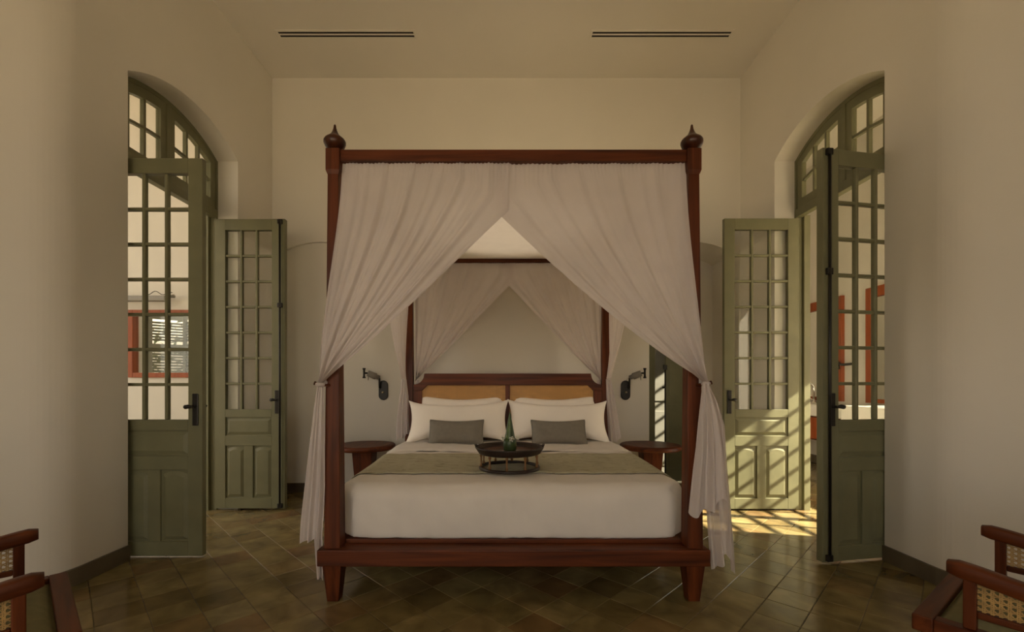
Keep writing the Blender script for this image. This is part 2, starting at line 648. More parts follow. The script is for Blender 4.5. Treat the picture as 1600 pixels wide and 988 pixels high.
o['kind'] = 'stuff'


# ------------------------------------------------------------------ green double doors
def door_leaf(name, hinge, rz, label, bolt, side=1, w=0.66, sx=1):
    """leaf in local coordinates: x from the hinge to the free edge, y across, z up; side: +1/-1 = local y side that faces the camera"""
    r = empty(name, hinge, rz, label, 'door', 'green glazed door leaves', 'structure')
    t = 0.021
    G = 'green_paint'
    h = 2.745
    st = 0.098
    def part(nm, x0, x1, z0, z1, th=t, parent=r, bev=0.002):
        return MB().box(x0, x1, -th, th, z0, z1).build(nm, G, parent, True, bevel=bev, seg=1)
    part('stile', 0, st, 0, h)
    part('stile', w-st, w, 0, h)
    part('top_rail', st, w-st, h-0.105, h)
    part('lock_rail', st, w-st, 0.865, 0.94)
    part('middle_rail', st, w-st, 0.595, 0.69)
    part('bottom_rail', st, w-st, 0, 0.10)
    part('centre_stile', w/2-0.042, w/2+0.042, 0.10, 0.595)
    # raised panels
    def panel(x0, x1, z0, z1, top=0.0):
        m = MB()
        k = 0.022
        n = 10
        def outline(a, b, c, d, rise):
            p = [(a, c), (b, c)]
            p += [(lerp(b, a, i/n), d-rise+rise*math.sin(PI*i/n)) for i in range(n+1)] if rise else [(b, d), (a, d)]
            return p
        m.prism(outline(x0-0.004, x1+0.004, z0-0.004, z1+0.004, 0), 'y', -0.008, 0.008)
        for s in (-1, 1):
            a = outline(x0+k*0.5, x1-k*0.5, z0+k*0.5, z1-k*0.5, top)
            b = outline(x0+k*1.6, x1-k*1.6, z0+k*1.6, z1-k*1.6, top)
            q = len(a)
            v = [(p[0], s*0.008, p[1]) for p in a]+[(p[0], s*0.0175, p[1]) for p in b]
            f = [(i, (i+1) % q, q+(i+1) % q, q+i) for i in range(q)]+[tuple(range(q, 2*q))]
            m.add(v, f)
        return m.build('panel', G, r, True)
    panel(st, w-st, 0.69, 0.865)
    panel(st, w/2-0.042, 0.10, 0.595, 0.022)
    panel(w/2+0.042, w-st, 0.10, 0.595, 0.022)
    # glazing bars and panes
    z0, z1 = 0.94, h-0.105
    x0, x1 = st, w-st
    mw = 0.011
    cols = [lerp(x0, x1, i/3) for i in range(4)]
    rows = [lerp(z0, z1, i/7) for i in range(8)]
    for c in cols[1:3]:
        part('glazing_bar', c-mw, c+mw, z0, z1, 0.017, bev=0.004)
    for z in rows[1:7]:
        for i in range(3):
            part('glazing_bar', cols[i]+(mw if i else 0), cols[i+1]-(mw if i < 2 else 0), z-mw, z+mw, 0.016, bev=0.004)
    pme = None
    for i in range(3):
        for j in range(7):
            if pme is None:
                q = MB().box(-(x1-x0)/6, (x1-x0)/6, -0.002, 0.002, -(z1-z0)/14, (z1-z0)/14).build('pane', 'pane_glass', r, True)
                pme = q
            else:
                q = pme.copy()
                C.objects.link(q)
                q.parent = r
            q.location = ((cols[i]+cols[i+1])/2, 0, (rows[j]+rows[j+1])/2)
    # handle
    for s in (-1, 1):
        y = s*(t+0.006)
        hx = w-0.045
        m = MB().box(hx-0.020, hx+0.020, min(s*t, y+s*0.004), max(s*t, y+s*0.004), 0.90, 1.12)
        hd = m.build('handle_plate', 'black_iron', r, True, bevel=0.004)
        m = MB()
        m.tube([(hx, y, 1.03), (hx, y+s*0.045, 1.03)], 0.009, 10)
        m.tube([(hx+0.008, y+s*0.045, 1.03), (hx-0.012, y+s*0.05, 1.034), (hx-0.034, y+s*0.048, 1.030), (hx-0.044, y+s*0.046, 1.028)], [0.009, 0.014, 0.015, 0.007], 10)
        m.build('lever', 'black_iron', hd, True, smooth=True)
    if bolt:
        s = side
        y = s*(t+0.012)
        m = MB().box(w-0.006, w+0.028, -t-0.004, t+0.004, 0, h)
        m.build('astragal', G, r, True, bevel=0.003)
        bx = w-0.012
        m = MB().tube([(bx, y+s*0.006, 0.02), (bx, y+s*0.006, h-0.015)], 0.009, 10)
        rod = m.build('cremone_bolt', 'black_iron', r, True, smooth=True)
        for z in (0.03, 1.925, h-0.03):
            MB().box(bx-0.022, bx+0.022, s*t if s > 0 else y-0.014, y+0.014 if s > 0 else s*t, z-0.022, z+0.022).build('bolt_keep', 'black_iron', rod, True, bevel=0.005)
    return r


FX = WX+0.19          # plane of the hinges
door_leaf('door_1', (-FX, 4.205, 0.018), 0.0, 'green glazed door leaf with black bolt at the far side of left doorway', True, -1, 0.635)
door_leaf('door_2', (-FX, 3.065, 0.012), 0.0, 'shadowed dark green glazed door leaf at the near side of left doorway', False, -1, 0.665)
door_leaf('door_3', (FX, 4.190, 0.018), PI, 'sunlit pale green glazed door leaf at the far side of right doorway', False, 1, 0.70)
door_leaf('door_4', (FX, 3.06, 0.018), PI+math.radians(10), 'shadowed green glazed door leaf with full height black bolt by right wall', True, 1, 0.655)


def fanlight(name, sx, label):
    r = empty(name, (sx*(FX+0.03), (Y0+Y1)/2, 2.80), 0, label, 'window', 'arched fanlights above the doorways', 'structure')
    G = 'green_paint'
    a, b = sx*(FX+0.005), sx*(FX+0.055)
    xa, xb = min(a, b), max(a, b)
    MB().box(xa-0.006, xb+0.006, Y0, Y1, 2.785, 2.86).build('transom_bar', G, r, bevel=0.004)
    n = 24
    ys = [lerp(Y0, Y1, i/n) for i in range(n+1)]
    def strip(y0, y1, zlo, zhi, x0, x1, nm, k=12, bev=0.0):
        yy = [lerp(y0, y1, i/k) for i in range(k+1)]
        p = [(y, zlo(y)) for y in yy]+[(y, zhi(y)) for y in reversed(yy)]
        return MB().prism(p, 'x', x0, x1).build(nm, G, r, bevel=bev)
    az = lambda y: arch_z(y)
    strip(Y0, Y1, lambda y: az(y)-0.035, az, xa, xb, 'arched_head', 24)
    ym = (Y0+Y1)/2
    # sashes
    for s0, s1 in ((Y0+0.03, ym-0.012), (ym+0.012, Y1-0.03)):
        fw = 0.062
        g0, g1 = s0+fw, s1-fw
        zb, zt = 2.86, lambda y: az(y)-0.036
        gb = zb+0.085
        gt = lambda y: az(y)-0.036-0.075
        x0, x1 = xa+0.004, xb-0.004
        strip(s0, s1, zt and (lambda y: az(y)-0.111), zt, x0, x1, 'sash_head')
        MB().box(x0, x1, s0, s1, zb, gb).build('sash_rail', G, r, bevel=0.002)
        strip(s0, g0, lambda y: gb, gt, x0, x1, 'sash_stile', 3)
        strip(g1, s1, lambda y: gb, gt, x0, x1, 'sash_stile', 3)
        cols = [lerp(g0, g1, i/3) for i in range(4)]
        mid = lambda y: (gb+gt(y))/2
        for c in cols[1:3]:
            strip(c-0.011, c+0.011, lambda y: gb, gt, x0+0.006, x1-0.006, 'glazing_bar', 2)
        strip(g0, g1, lambda y: mid(y)-0.011, lambda y: mid(y)+0.011, x0+0.007, x1-0.007, 'glazing_bar', 8)
        for i in range(3):
            for lo, hi in ((lambda y: gb, mid), (mid, gt)):
                k = 5
                yy = [lerp(cols[i], cols[i+1], q/k) for q in range(k+1)]
                p = [(y, lo(y)) for y in yy]+[(y, hi(y)) for y in reversed(yy)]
                xm = (x0+x1)/2
                MB().prism(p, 'x', xm-0.002, xm+0.002).build('pane', 'pane_glass', r)
    MB().box(xa-0.008, xb+0.004, ym-0.02, ym+0.02, 2.86, az(ym)-0.04).build('mullion', G, r, bevel=0.003)
    return r


fanlight('window_1', -1, 'arched green fanlight over the left doorway')
fanlight('window_2', 1, 'arched green fanlight over the right doorway')
for sx, nm, n in ((-1, 'left', 1), (1, 'right', 2)):
    a, b = sx*(FX+0.0), sx*(FX+0.06)
    r = empty(f'trim_{n}', (sx*(FX+0.03), Y1-0.025, 0), 0, f'green wooden door frame lining the {nm} doorway', 'door frame', None, 'structure')
    MB().box(min(a, b), max(a, b), Y1-0.022, Y1, 0, SPRING).build('jamb_post', 'green_paint', r, bevel=0.003)
    MB().box(min(a, b)+0.0, max(a, b), Y0, Y0+0.03, 0, SPRING).build('jamb_post', 'green_paint', r, bevel=0.003)
    MB().box(min(b, b+sx*0.06), max(b, b+sx*0.06), Y1-0.05, Y1, 0, 2.80).build('rebate', 'green_paint', r, bevel=0.003)

# the narrow door in the right niche
r = empty('door_5', (DX0, YD+0.05, 0), 0, 'narrow green door standing half open behind the right bedside table', 'door', None, 'structure')
MB().box(DX0, DX0+0.10, YD-0.012, YD+0.11, 0, DZ).build('frame_post', 'green_paint', r, bevel=0.003)
MB().box(DX1-0.05, DX1, YD-0.012, YD+0.11, 0, DZ).build('frame_post', 'green_paint', r, bevel=0.003)
MB().box(DX0+0.10, DX1-0.05, YD-0.012, YD+0.11, DZ-0.055, DZ).build('frame_head', 'green_paint', r, bevel=0.003)
lf = MB().box(1.945, DX1-0.052, YD+0.03, YD+0.07, 0.015, DZ-0.06).build('leaf', 'green_paint', r, bevel=0.003)
MB().box(1.98, DX1-0.09, YD+0.024, YD+0.03, 0.15, 0.95).build('raised_panel', 'green_paint', lf, bevel=0.004)
MB().box(1.98, DX1-0.09, YD+0.024, YD+0.03, 1.05, 2.05).build('raised_panel', 'green_paint', lf, bevel=0.004)
rod = MB().tube([(1.932, YD+0.018, 0.05), (1.932, YD+0.018, 1.43)], 0.009, 8).build('cremone_bolt', 'black_iron', r, smooth=True)
MB().box(1.91, 1.954, YD+0.002, YD+0.028, 1.37, 1.43).build('bolt_keep', 'black_iron', rod, bevel=0.004)
MB().tube([(1.932, YD+0.02, 1.155), (1.91, YD-0.02, 1.155), (1.885, YD-0.02, 1.155)], [0.008, 0.01, 0.014], 8).build('bolt_knob', 'black_iron', rod, smooth=True)
lf = MB().box(DX0+0.058, DX0+0.094, YD+0.12, YD+0.40, 0.015, DZ-0.06).build('leaf', 'green_paint', r, bevel=0.003)

r = empty('sun_dimming_panel', (2.05, 5.69, 0), 0, 'added pale grey panel that dims the sun stripes on the vestibule wall', 'door', None, 'structure')  # grey panel added so the sun stripes come out dimmer
MB().box(1.78, 2.40, 5.665, 5.698, 0.01, 2.1).build('leaf', 'sun_dimming_grey', r, bevel=0.003)
MB().box(1.86, 2.32, 5.658, 5.665, 0.15, 0.85).build('raised_panel', 'sun_dimming_grey', r, bevel=0.003)
MB().box(1.86, 2.32, 5.658, 5.665, 0.98, 1.95).build('raised_panel', 'sun_dimming_grey', r, bevel=0.003)

# ------------------------------------------------------------------ bathroom windows that let the sun in
def grid_window(name, y0, y1, z0, z1, label, cols, dz, halves=2):
    r = empty(name, (BX+0.1, (y0+y1)/2, z0), 0, label, 'window', None, 'structure')
    xa, xb = BX+0.07, BX+0.11
    f = 0.05
    MB().box(xa, xb, y0, y1, z0, z0+f).build('frame_rail', 'green_paint', r)
    MB().box(xa, xb, y0, y1, z1-f, z1).build('frame_rail', 'green_paint', r)
    for y in (y0, y1-f):
        MB().box(xa, xb, y, y+f, z0+f, z1-f).build('frame_stile', 'green_paint', r)
    ww = (y1-y0-2*f)/halves
    for k in range(halves):
        a, b = y0+f+k*ww, y0+f+(k+1)*ww
        if k:
            MB().box(xa, xb, a-0.04, a+0.04, z0+f, z1-f).build('meeting_stile', 'green_paint', r)
        for i in range(1, cols):
            y = lerp(a, b, i/cols)
            MB().box(xa+0.008, xb-0.008, y-0.011, y+0.011, z0+f, z1-f).build('glazing_bar', 'green_paint', r)
    n = int((z1-z0-2*f)/dz)
    for i in range(1, n+1):
        z = z0+f+(z1-z0-2*f)*i/(n+1)
        MB().box(xa+0.006, xb-0.006, y0+f, y1-f, z-0.014, z+0.014).build('glazing_bar', 'green_paint', r)
    MB().box((xa+xb)/2-0.002, (xa+xb)/2+0.002, y0+f, y1-f, z0+f, z1-f).build('pane', 'pane_glass', r)


grid_window('window_3', W1[0], W1[1], W1[2], W1[3], 'tall gridded bathroom window beside the basin, out of view', 2, 0.2)
grid_window('window_4', W2[0], W2[1], W2[2], W2[3], 'high gridded bathroom window near the vestibule, out of view', 2, 0.2)

# side-room window with a red wood frame, shutters and shrub outside
r = empty('window_5', ((WINX0+WINX1)/2, 4.97, WINZ0), 0, 'red wood framed window in the room beyond the left doorway', 'window', None, 'structure')
f = 0.055
for a, b, c, d, nm in ((WINX0, WINX0+f, WINZ0, WINZ1, 'frame_stile'), (WINX1-f, WINX1, WINZ0, WINZ1, 'frame_stile'),
                       (WINX0+f, WINX1-f, WINZ0, WINZ0+f, 'frame_rail'), (WINX0+f, WINX1-f, WINZ1-f, WINZ1, 'frame_rail')):
    MB().box(a, b, 4.945, 5.03, c, d).build(nm, 'red_wood', r, bevel=0.004)
MB().box(WINX0+f, WINX1-f, 5.0, 5.004, WINZ0+f, WINZ1-f).build('pane', 'pane_glass', r)
for i, (hx, rz, lab) in enumerate(((WINX0+0.02, math.radians(40), 'grey green louvred shutter hinged left of the red framed window, swung wide'),
                                   (WINX1-0.02, PI-math.radians(16), 'grey green louvred shutter hinged right of the red framed window, half closed'))):
    r = empty('window_shutter', (hx, 5.195, WINZ0+0.01), rz, lab, 'shutter', 'louvred shutters outside the side room')
    w, h = 0.385, 0.74
    for x in (0.0, w-0.045):
        MB().box(x, x+0.045, -0.014, 0.014, 0, h).build('stile', 'shutter_paint', r, True)
    MB().box(0.045, w-0.045, -0.014, 0.014, 0, 0.05).build('rail', 'shutter_paint', r, True)
    MB().box(0.045, w-0.045, -0.014, 0.014, h-0.05, h).build('rail', 'shutter_paint', r, True)
    MB().box(0.045, w-0.045, -0.014, 0.014, h/2-0.025, h/2+0.025).build('rail', 'shutter_paint', r, True)
    for k in range(18):
        z = 0.06+k*0.034
        if abs(z-h/2+0.01) > 0.045:
            MB().prism([(-0.012, z), (-0.010, z-0.004), (0.012, z+0.020), (0.010, z+0.024)], 'x', 0.045, w-0.045).build('slat', 'shutter_paint', r, True)
m = MB()
m.box(-9, 0, 9.0, 9.2, -0.2, 4.0)
struct('wall_garden', m, 'plaster_white', 'pale garden wall beyond the red framed window', 'wall')
r = empty('garden_shrub', (-6.0, 7.6, -0.2), 0, 'leafy shrub glimpsed outside through the red framed window', 'shrub')
m = MB()
rnd = random.Random(3)
for k in range(900):
    p = Vector((rnd.gauss(0, 0.55), rnd.gauss(0, 0.35), 1.3+rnd.gauss(0, 0.7)))
    a = Vector((rnd.gauss(0, 1), rnd.gauss(0, 1), rnd.gauss(0, 1))).normalized()
    b = a.cross(Vector((0.3, 0.5, 0.8))).normalized()
    L = 0.10
    m.add([p-a*L, p+b*0.03, p+a*L, p-b*0.03], [(0, 1, 2, 3)])
o = m.build('foliage', 'foliage', r, True)
o['kind'] = 'stuff'
MB().tube([(0, 0, 0), (0.05, 0, 0.8), (0.0, 0.05, 1.6)], [0.05, 0.04, 0.02]).build('stem', 'dark_wood', r, True)
# grey rail with a looped cord above the window
r = empty('curtain_rail', tuple(W(235, 464, 4.9)), 0, 'grey rail with a loose cord above the red framed window', 'rail')
p0, p1 = W(150, 467, 4.88), W(262, 465, 4.88)
MB().box(p0.x, p1.x, 4.84, 4.92, p0.z-0.03, p0.z+0.03).build('rail_body', 'grey_metal', r, bevel=0.01)
q = W(272, 463, 4.88)
MB().tube([(p1.x, 4.88, p1.z+0.01), (q.x, 4.88, q.z)], [0.012, 0.02], 10).build('end_cap', 'grey_metal', r, smooth=True)
cp = [W(225+i*3.4, 458+3.0*math.sin(i*0.9)*(1 if i < 12 else 0.3), 4.86) for i in range(14)]
MB().tube(cp, 0.004, 6).build('cord', 'black_iron', r, smooth=True)

# ------------------------------------------------------------------ bathroom furniture
def mirror(name, y0, y1, label):
    r = empty(name, (BX, (y0+y1)/2, 0.94), 0, label, 'mirror', 'red wood framed bathroom mirrors')
    z0, z1, f = 0.955, 2.43, 0.085
    for a, b, c, d, nm in ((y0, y0+f, z0, z1, 'frame_stile'), (y1-f, y1, z0, z1, 'frame_stile'), (y0+f, y1-f, z0, z0+0.05, 'frame_rail'), (y0+f, y1-f, z1-0.13, z1, 'frame_rail')):
        MB().box(BX-0.05, BX-0.001, a, b, c, d).build(nm, 'red_wood', r, bevel=0.005)
    MB().box(BX-0.018, BX-0.002, y0+f, y1-f, z0+0.05, z1-0.13).build('mirror_glass', 'mirror_silver', r)


mirror('framed_mirror', 6.13, 6.97, 'red wood framed mirror nearest the sunlit door leaf')
mirror('framed_mirror', 5.26, 5.72, 'red wood framed mirror at the edge of the right near wall')


def vanity(y0, y1, x0, zt, zb, label):
    r = empty('bathroom_vanity', (BX-0.28, (y0+y1)/2, 0.44), 0, label, 'vanity', 'bathroom vanities')
    MB().box(x0, BX-0.004, y0, y1, zb, zt).build('stone_basin', 'marble', r, bevel=0.02, seg=3)
    c = MB().box(x0+0.015, BX-0.004, y0+0.02, y1-0.02, 0.44, zb).build('cabinet', 'mahogany_z', r, bevel=0.004)
    n = max(2, round((y1-y0)/0.42))
    for i in range(n):
        a, b = lerp(y0+0.02, y1-0.02, i/n)+0.008, lerp(y0+0.02, y1-0.02, (i+1)/n)-0.008
        MB().box(x0, x0+0.015, a, b, 0.46, zb-0.015).build('drawer_front', 'red_wood', c, bevel=0.004)


vanity(5.42, 7.05, 4.15, 0.92, 0.76, 'long white topped wall vanity under the far mirror')
vanity(4.05, 5.36, 4.05, 0.94, 0.70, 'nearer white topped wall vanity, cut off by the right near wall')
r = empty('basin_tap', (4.56, 6.55, 0.92), 0, 'tall arched chrome tap standing on the white vanity', 'tap')
MB().lathe([(0.03, 0), (0.03, 0.015), (0.016, 0.03), (0.014, 0.05)], (4.56, 6.55, 0.92)).build('tap_base', 'chrome', r, smooth=True)
MB().tube([(4.56, 6.55, 0.96), (4.56, 6.55, 1.13)]+[(4.56-0.07+0.07*math.cos(a), 6.55, 1.13+0.07*math.sin(a)) for a in [PI*i/10 for i in range(1, 11)]]+[(4.42, 6.55, 1.06)], 0.014, 10).build('spout', 'chrome', r, smooth=True)
MB().tube([(4.56, 6.58, 0.96), (4.56, 6.64, 0.99)], 0.009, 8).build('lever', 'chrome', r, smooth=True)
r = empty('bathroom_wall_light', (BX, 5.93, 1.5), 0, 'black jointed wall light between the bathroom mirrors', 'wall light')
MB().box(BX-0.025, BX, 5.90, 5.96, 1.40, 1.75).build('backplate', 'black_iron', r, bevel=0.01)
MB().tube([(BX-0.02, 5.93, 1.47), (BX-0.12, 5.99, 1.46), (BX-0.16, 6.08, 1.47)], 0.016, 8).build('arm', 'black_iron', r, smooth=True)
MB().lathe([(0.02, 0), (0.05, 0.0), (0.045, 0.10), (0.02, 0.12)], (BX-0.16, 6.09, 1.40), 16).build('lamp_head', 'black_iron', r, smooth=True)

# ------------------------------------------------------------------ ceiling vents
for (pa, pb, lab) in ((433, 650, 'slim white air slot in the ceiling, left of centre'), (922, 1144, 'slim white air slot in the ceiling, right of centre')):
    yc = (H-CH)*F/(VY-53)
    x0, x1 = (pa-VX)*yc/F, (pb-VX)*yc/F
    r = empty('ceiling_vent', ((x0+x1)/2, yc, H), 0, lab, 'air vent', 'ceiling air slots')
    hd = 0.052
    MB().box(x0, x1, yc-hd, yc-hd+0.018, H-0.008, H).build('frame_bar', 'plaster_ceiling', r)
    MB().box(x0, x1, yc+hd-0.018, yc+hd, H-0.008, H).build('frame_bar', 'plaster_ceiling', r)
    MB().box(x0, x0+0.02, yc-hd+0.018, yc+hd-0.018, H-0.008, H).build('frame_end', 'plaster_ceiling', r)
    MB().box(x1-0.02, x1, yc-hd+0.018, yc+hd-0.018, H-0.008, H).build('frame_end', 'plaster_ceiling', r)
    MB().box(x0+0.02, x1-0.02, yc-0.007, yc+0.007, H-0.008, H).build('divider', 'plaster_ceiling', r)
    for y in (yc-0.0205, yc+0.0205):
        MB().box(x0+0.02, x1-0.02, y-0.0135, y+0.0135, H-0.003, H-0.001).build('slot', 'vent_dark', r)

# added spot above the bed, out of view, to brighten the canopy cloth
dl = empty('canopy_fill_spot', (0.02, 3.62, H), 0, 'added spot above the bed that brightens the canopy cloth', 'added light')
m = MB()
m.lathe([(0.045, -0.004), (0.075, -0.006), (0.08, 0.0), (0.045, 0.0)], (0.02, 3.62, H), 32)
m.f = [q for q in m.f if len(q) == 4]
m.build('bezel', 'plaster_ceiling', dl, smooth=True)
ld = bpy.data.lights.new('canopy_fill_light', 'SPOT')
ld.energy = 120
ld.color = (1.0, 0.82, 0.62)
ld.spot_size = math.radians(47)
ld.spot_blend = 0.6
ld.shadow_soft_size = 0.06
lo = bpy.data.objects.new('canopy_fill_light', ld)
C.objects.link(lo)
lo.parent = dl
lo.location = (0, 0, -0.02)

# ------------------------------------------------------------------ the four-poster bed
YF, YR = 2.462, 4.50      # front and rear post centres
PX = 0.995                # post centres either side of the bed axis
bed = empty('four_poster_bed', (bedx(3.48), 3.48, 0), 0, 'red brown wooden four poster bed with cane headboard', 'bed')


def bpart(nm, mb, mat, parent=bed, **kw):
    return mb.build(nm, mat, parent, bed=True, **kw)


for y in (YF, YR):
    for s in (-1, 1):
        p = bpart('post', MB().frustum((s*PX, y), 0.295, 2.37, 0.088, 0.060), 'mahogany_z', bevel=0.004)
        bpart('post_block', MB().box(s*PX-0.0385, s*PX+0.0385, y-0.0385, y+0.0385, 2.378, 2.497), 'mahogany_z', p, bevel=0.003)
        bpart('collar', MB().frustum((s*PX, y), 2.358, 2.378, 0.062, 0.076), 'mahogany_z', p)
        prof = [(0.020, 0.0), (0.026, 0.008), (0.038, 0.012), (0.052, 0.026), (0.0595, 0.044), (0.0595, 0.056), (0.052, 0.068), (0.037, 0.080), (0.024, 0.092),
                (0.016, 0.106), (0.010, 0.122), (0.007, 0.136), (0.0065, 0.143), (0.003, 0.150)]
        bpart('finial', MB().lathe(prof, (s*PX, y, 2.496), 28), 'dark_wood', p, smooth=True)
        bpart('leg', MB().frustum((s*PX, y), 0.0, 0.21, 0.064, 0.104), 'mahogany_z', bevel=0.004)
bpart('front_rail', MB().box(-1.068, 1.068, 2.392, 2.56, 0.207, 0.297), 'mahogany_x', bevel=0.006)
bpart('rear_rail', MB().box(-1.068, 1.068, YR-0.05, YR+0.06, 0.207, 0.297), 'mahogany_x', bevel=0.006)
for s in (-1, 1):
    bpart('side_rail', MB().box(min(s*0.92, s*1.068), max(s*0.92, s*1.068), 2.56, YR-0.05, 0.207, 0.297), 'mahogany_y', bevel=0.006)
    bpart('canopy_side_beam', MB().box(s*PX-0.022, s*PX+0.022, YF+0.0385, YR-0.0385, 2.435, 2.492), 'mahogany_y', bevel=0.003)
bpart('inner_ledge', MB().box(-0.95, 0.95, 2.50, 2.56, 0.297, 0.318), 'mahogany_x', bevel=0.003)
bpart('platform', MB().box(-0.92, 0.92, 2.56, YR-0.05, 0.25, 0.292), 'mahogany_y')
for y in (YF, YR):
    bpart('canopy_beam', MB().box(-PX+0.0385, PX-0.0385, y-0.022, y+0.022, 2.432, 2.496), 'mahogany_x', bevel=0.003)
# headboard: frame cut from a profile, cane panels between
HY0, HY1 = 4.425, 4.465


def hb_top(x):
    a = abs(x)
    if a <= 0.835:
        return 1.308
    if a >= 0.935:
        return 1.195
    t = (a-0.835)/0.10
    return 1.308-0.113*math.sqrt(max(0.0, 1-(1-t)**2))


n = 14
right = [(lerp(0.835, 0.945, i/n), hb_top(lerp(0.8351, 0.945, i/n))) for i in range(n+1)]
hb = empty  # (name kept free)
top_poly = [(-0.805, 1.186), (0.805, 1.186), (0.86, 1.13), (0.945, 1.13)]+list(reversed(right))+[(-p[0], p[1]) for p in right]+[(-0.945, 1.13), (-0.86, 1.13)]
hbt = bpart('headboard_top_rail', MB().prism(top_poly, 'y', HY0, HY1), 'mahogany_x', bevel=0.004)
for s in (-1, 1):
    bpart('headboard_stile', MB().box(min(s*0.86, s*0.945), max(s*0.86, s*0.945), HY0, HY1, 0.31, 1.13), 'mahogany_z', bevel=0.003)
bpart('headboard_divider', MB().box(-0.022, 0.022, HY0, HY1, 0.55, 1.186), 'mahogany_z', bevel=0.003)
bpart('headboard_lower_rail', MB().box(-0.86, 0.86, HY0, HY1, 0.45, 0.55), 'mahogany_x', bevel=0.003)
for s in (-1, 1):
    x0, x1 = (0.022, 0.86)
    poly = [(s*x0, 0.55), (s*x1, 0.55), (s*x1, 1.13), (s*0.805, 1.186), (s*x0, 1.186)]
    pn = bpart('cane_panel', MB().prism(poly, 'y', 4.448, 4.456), 'cane_back')
    m = MB()
    pit = 0.0165
    k = 0
    x = x0+0.004
    while x < x1-0.004:
        zt = 1.186 if x < 0.805 else 1.186-(x-0.805)/0.055*0.056
        m.box(min(s*x, s*(x+0.0085)), max(s*x, s*(x+0.0085)), 4.4465, 4.4495, 0.9, zt)
        x += pit
    z = 0.9
    while z < 1.18:
        xe = x1 if z < 1.13 else 0.805+(1.186-z)/0.056*0.055
        m.box(min(s*x0, s*xe), max(s*x0, s*xe), 4.4445, 4.4475, z, z+0.0085)
        z += pit
    o = bpart('cane_weave', m, 'cane_strand', pn)
    o['kind'] = 'stuff'
# cloth roof of the canopy
m = MB()
m.grid(lambda u, v: (lerp(-0.97, 0.97, u), lerp(2.485, 4.478, v), 2.470-0.018*math.sin(PI*u)*math.sin(PI*v)*(1+0.2*math.sin(u*40))), 40, 24)
bpart('canopy_roof_cloth', m, 'sheer_roof', smooth=True)

# ------------------------------------------------------------------ sheer curtains
def bez(a, b, c, d, t):
    u = 1-t
    return a*(u**3)+b*(3*u*u*t)+c*(3*u*t*t)+d*(t**3)


def folds(u, seed, n):
    return (math.sin(2*PI*n*u+seed)*0.55+math.sin(2*PI*n*0.57*u+1.7*seed+1.0)*0.45+math.sin(2*PI*n*1.63*u+0.6*seed)*0.25)


def drape(parent, T0, T1, B0, B1, D0, D1, K, nrm, spread, seed, n=13, amp=0.016, nu=150, nv=56, name='panel', hold=0.0, bow=0.0):
    """cloth hung from T0..T1 and gathered at K; hold: how far the inner edge hangs straight before it is drawn aside"""
    nrm = Vector(nrm)
    spread = Vector(spread)
    along = (T1-T0).normalized()
    def fn(u, v):
        t = lerp(T0, T1, u)
        b = lerp(B0, B1, u)+along*(bow*4*u*(1-u))
        d = lerp(D0, D1, u)
        k = K+spread*(u-0.5)+nrm*0.022*math.sin(u*PI*7+seed)
        h = hold*u**3
        v0 = 0.14
        if v < v0:
            p = t+Vector((0, 0, -h))*(v/v0) if h > 0.02 else bez(t, b, d, k, v*0.6)
            if h > 0.02:
                q = bez(t, b, d, k, v*0.6)
                f = min(1.0, (h-0.02)/0.06)
                p = q*(1-f)+p*f
        else:
            t2 = t+Vector((0, 0, -h))
            w = (v-v0)/(1-v0)
            f = min(1.0, max(0.0, (h-0.02)/0.06))
            p = bez(t, b, d, k, lerp(v0*0.6, 1, w))*(1-f)+bez(t2, b, d, k, w)*f
        a = amp*(0.30+0.9*math.sin(PI*min(1.0, v*1.1))**0.8)*(1-0.55*v)
        a2 = 0.007*math.exp(-v*14)*math.sin(2*PI*46*u+3*math.sin(9*u+seed))
        return p+nrm*(folds(u, seed, n)*a+a2)
    m = MB()
    m.grid(fn, nu, nv)
    return m.build(name, 'sheer', parent, smooth=True)


def tail(parent, rows, Y, seed, n=4, amp=0.022, hem=0.0, nu=54, nv=40, name='tail', ydir=(0, 1, 0)):
    ydir = Vector(ydir)
    ys = [r_[0] for r_ in rows]
    def fn(u, v):
        py = lerp(ys[0], ys[-1], v)
        for i in range(len(rows)-1):
            if rows[i][0] <= py <= rows[i+1][0]+1e-6:
                t = (py-rows[i][0])/(rows[i+1][0]-rows[i][0])
                l = lerp(rows[i][1], rows[i+1][1], t)
                r_ = lerp(rows[i][2], rows[i+1][2], t)
                break
        h = hem*v*v*(math.sin(5*u+seed)*0.6+math.sin(11*u+2*seed)*0.4)
        p = W(lerp(l, r_, u), py+h, Y)
        a = amp*min(1.0, 0.35+v)
        return p+ydir*(a*math.sin(2*PI*n*u+seed+0.8*math.sin(2*v))+a*0.4*math.sin(2*PI*n*1.7*u+2*seed))
    m = MB()
    m.grid(fn, nu, nv)
    return m.build(name, 'sheer', parent, smooth=True)


def knot(parent, K, r=0.016):
    m = MB()
    m.grid(lambda u, v: (K.x+(0.017+r*0.45*math.cos(2*PI*v))*math.cos(2*PI*u), K.y+(0.022+r*0.45*math.cos(2*PI*v))*math.sin(2*PI*u), K.z+r*0.7*math.sin(2*PI*v)), 18, 8, True)
    return m.build('tieback', 'sheer', parent, smooth=True)


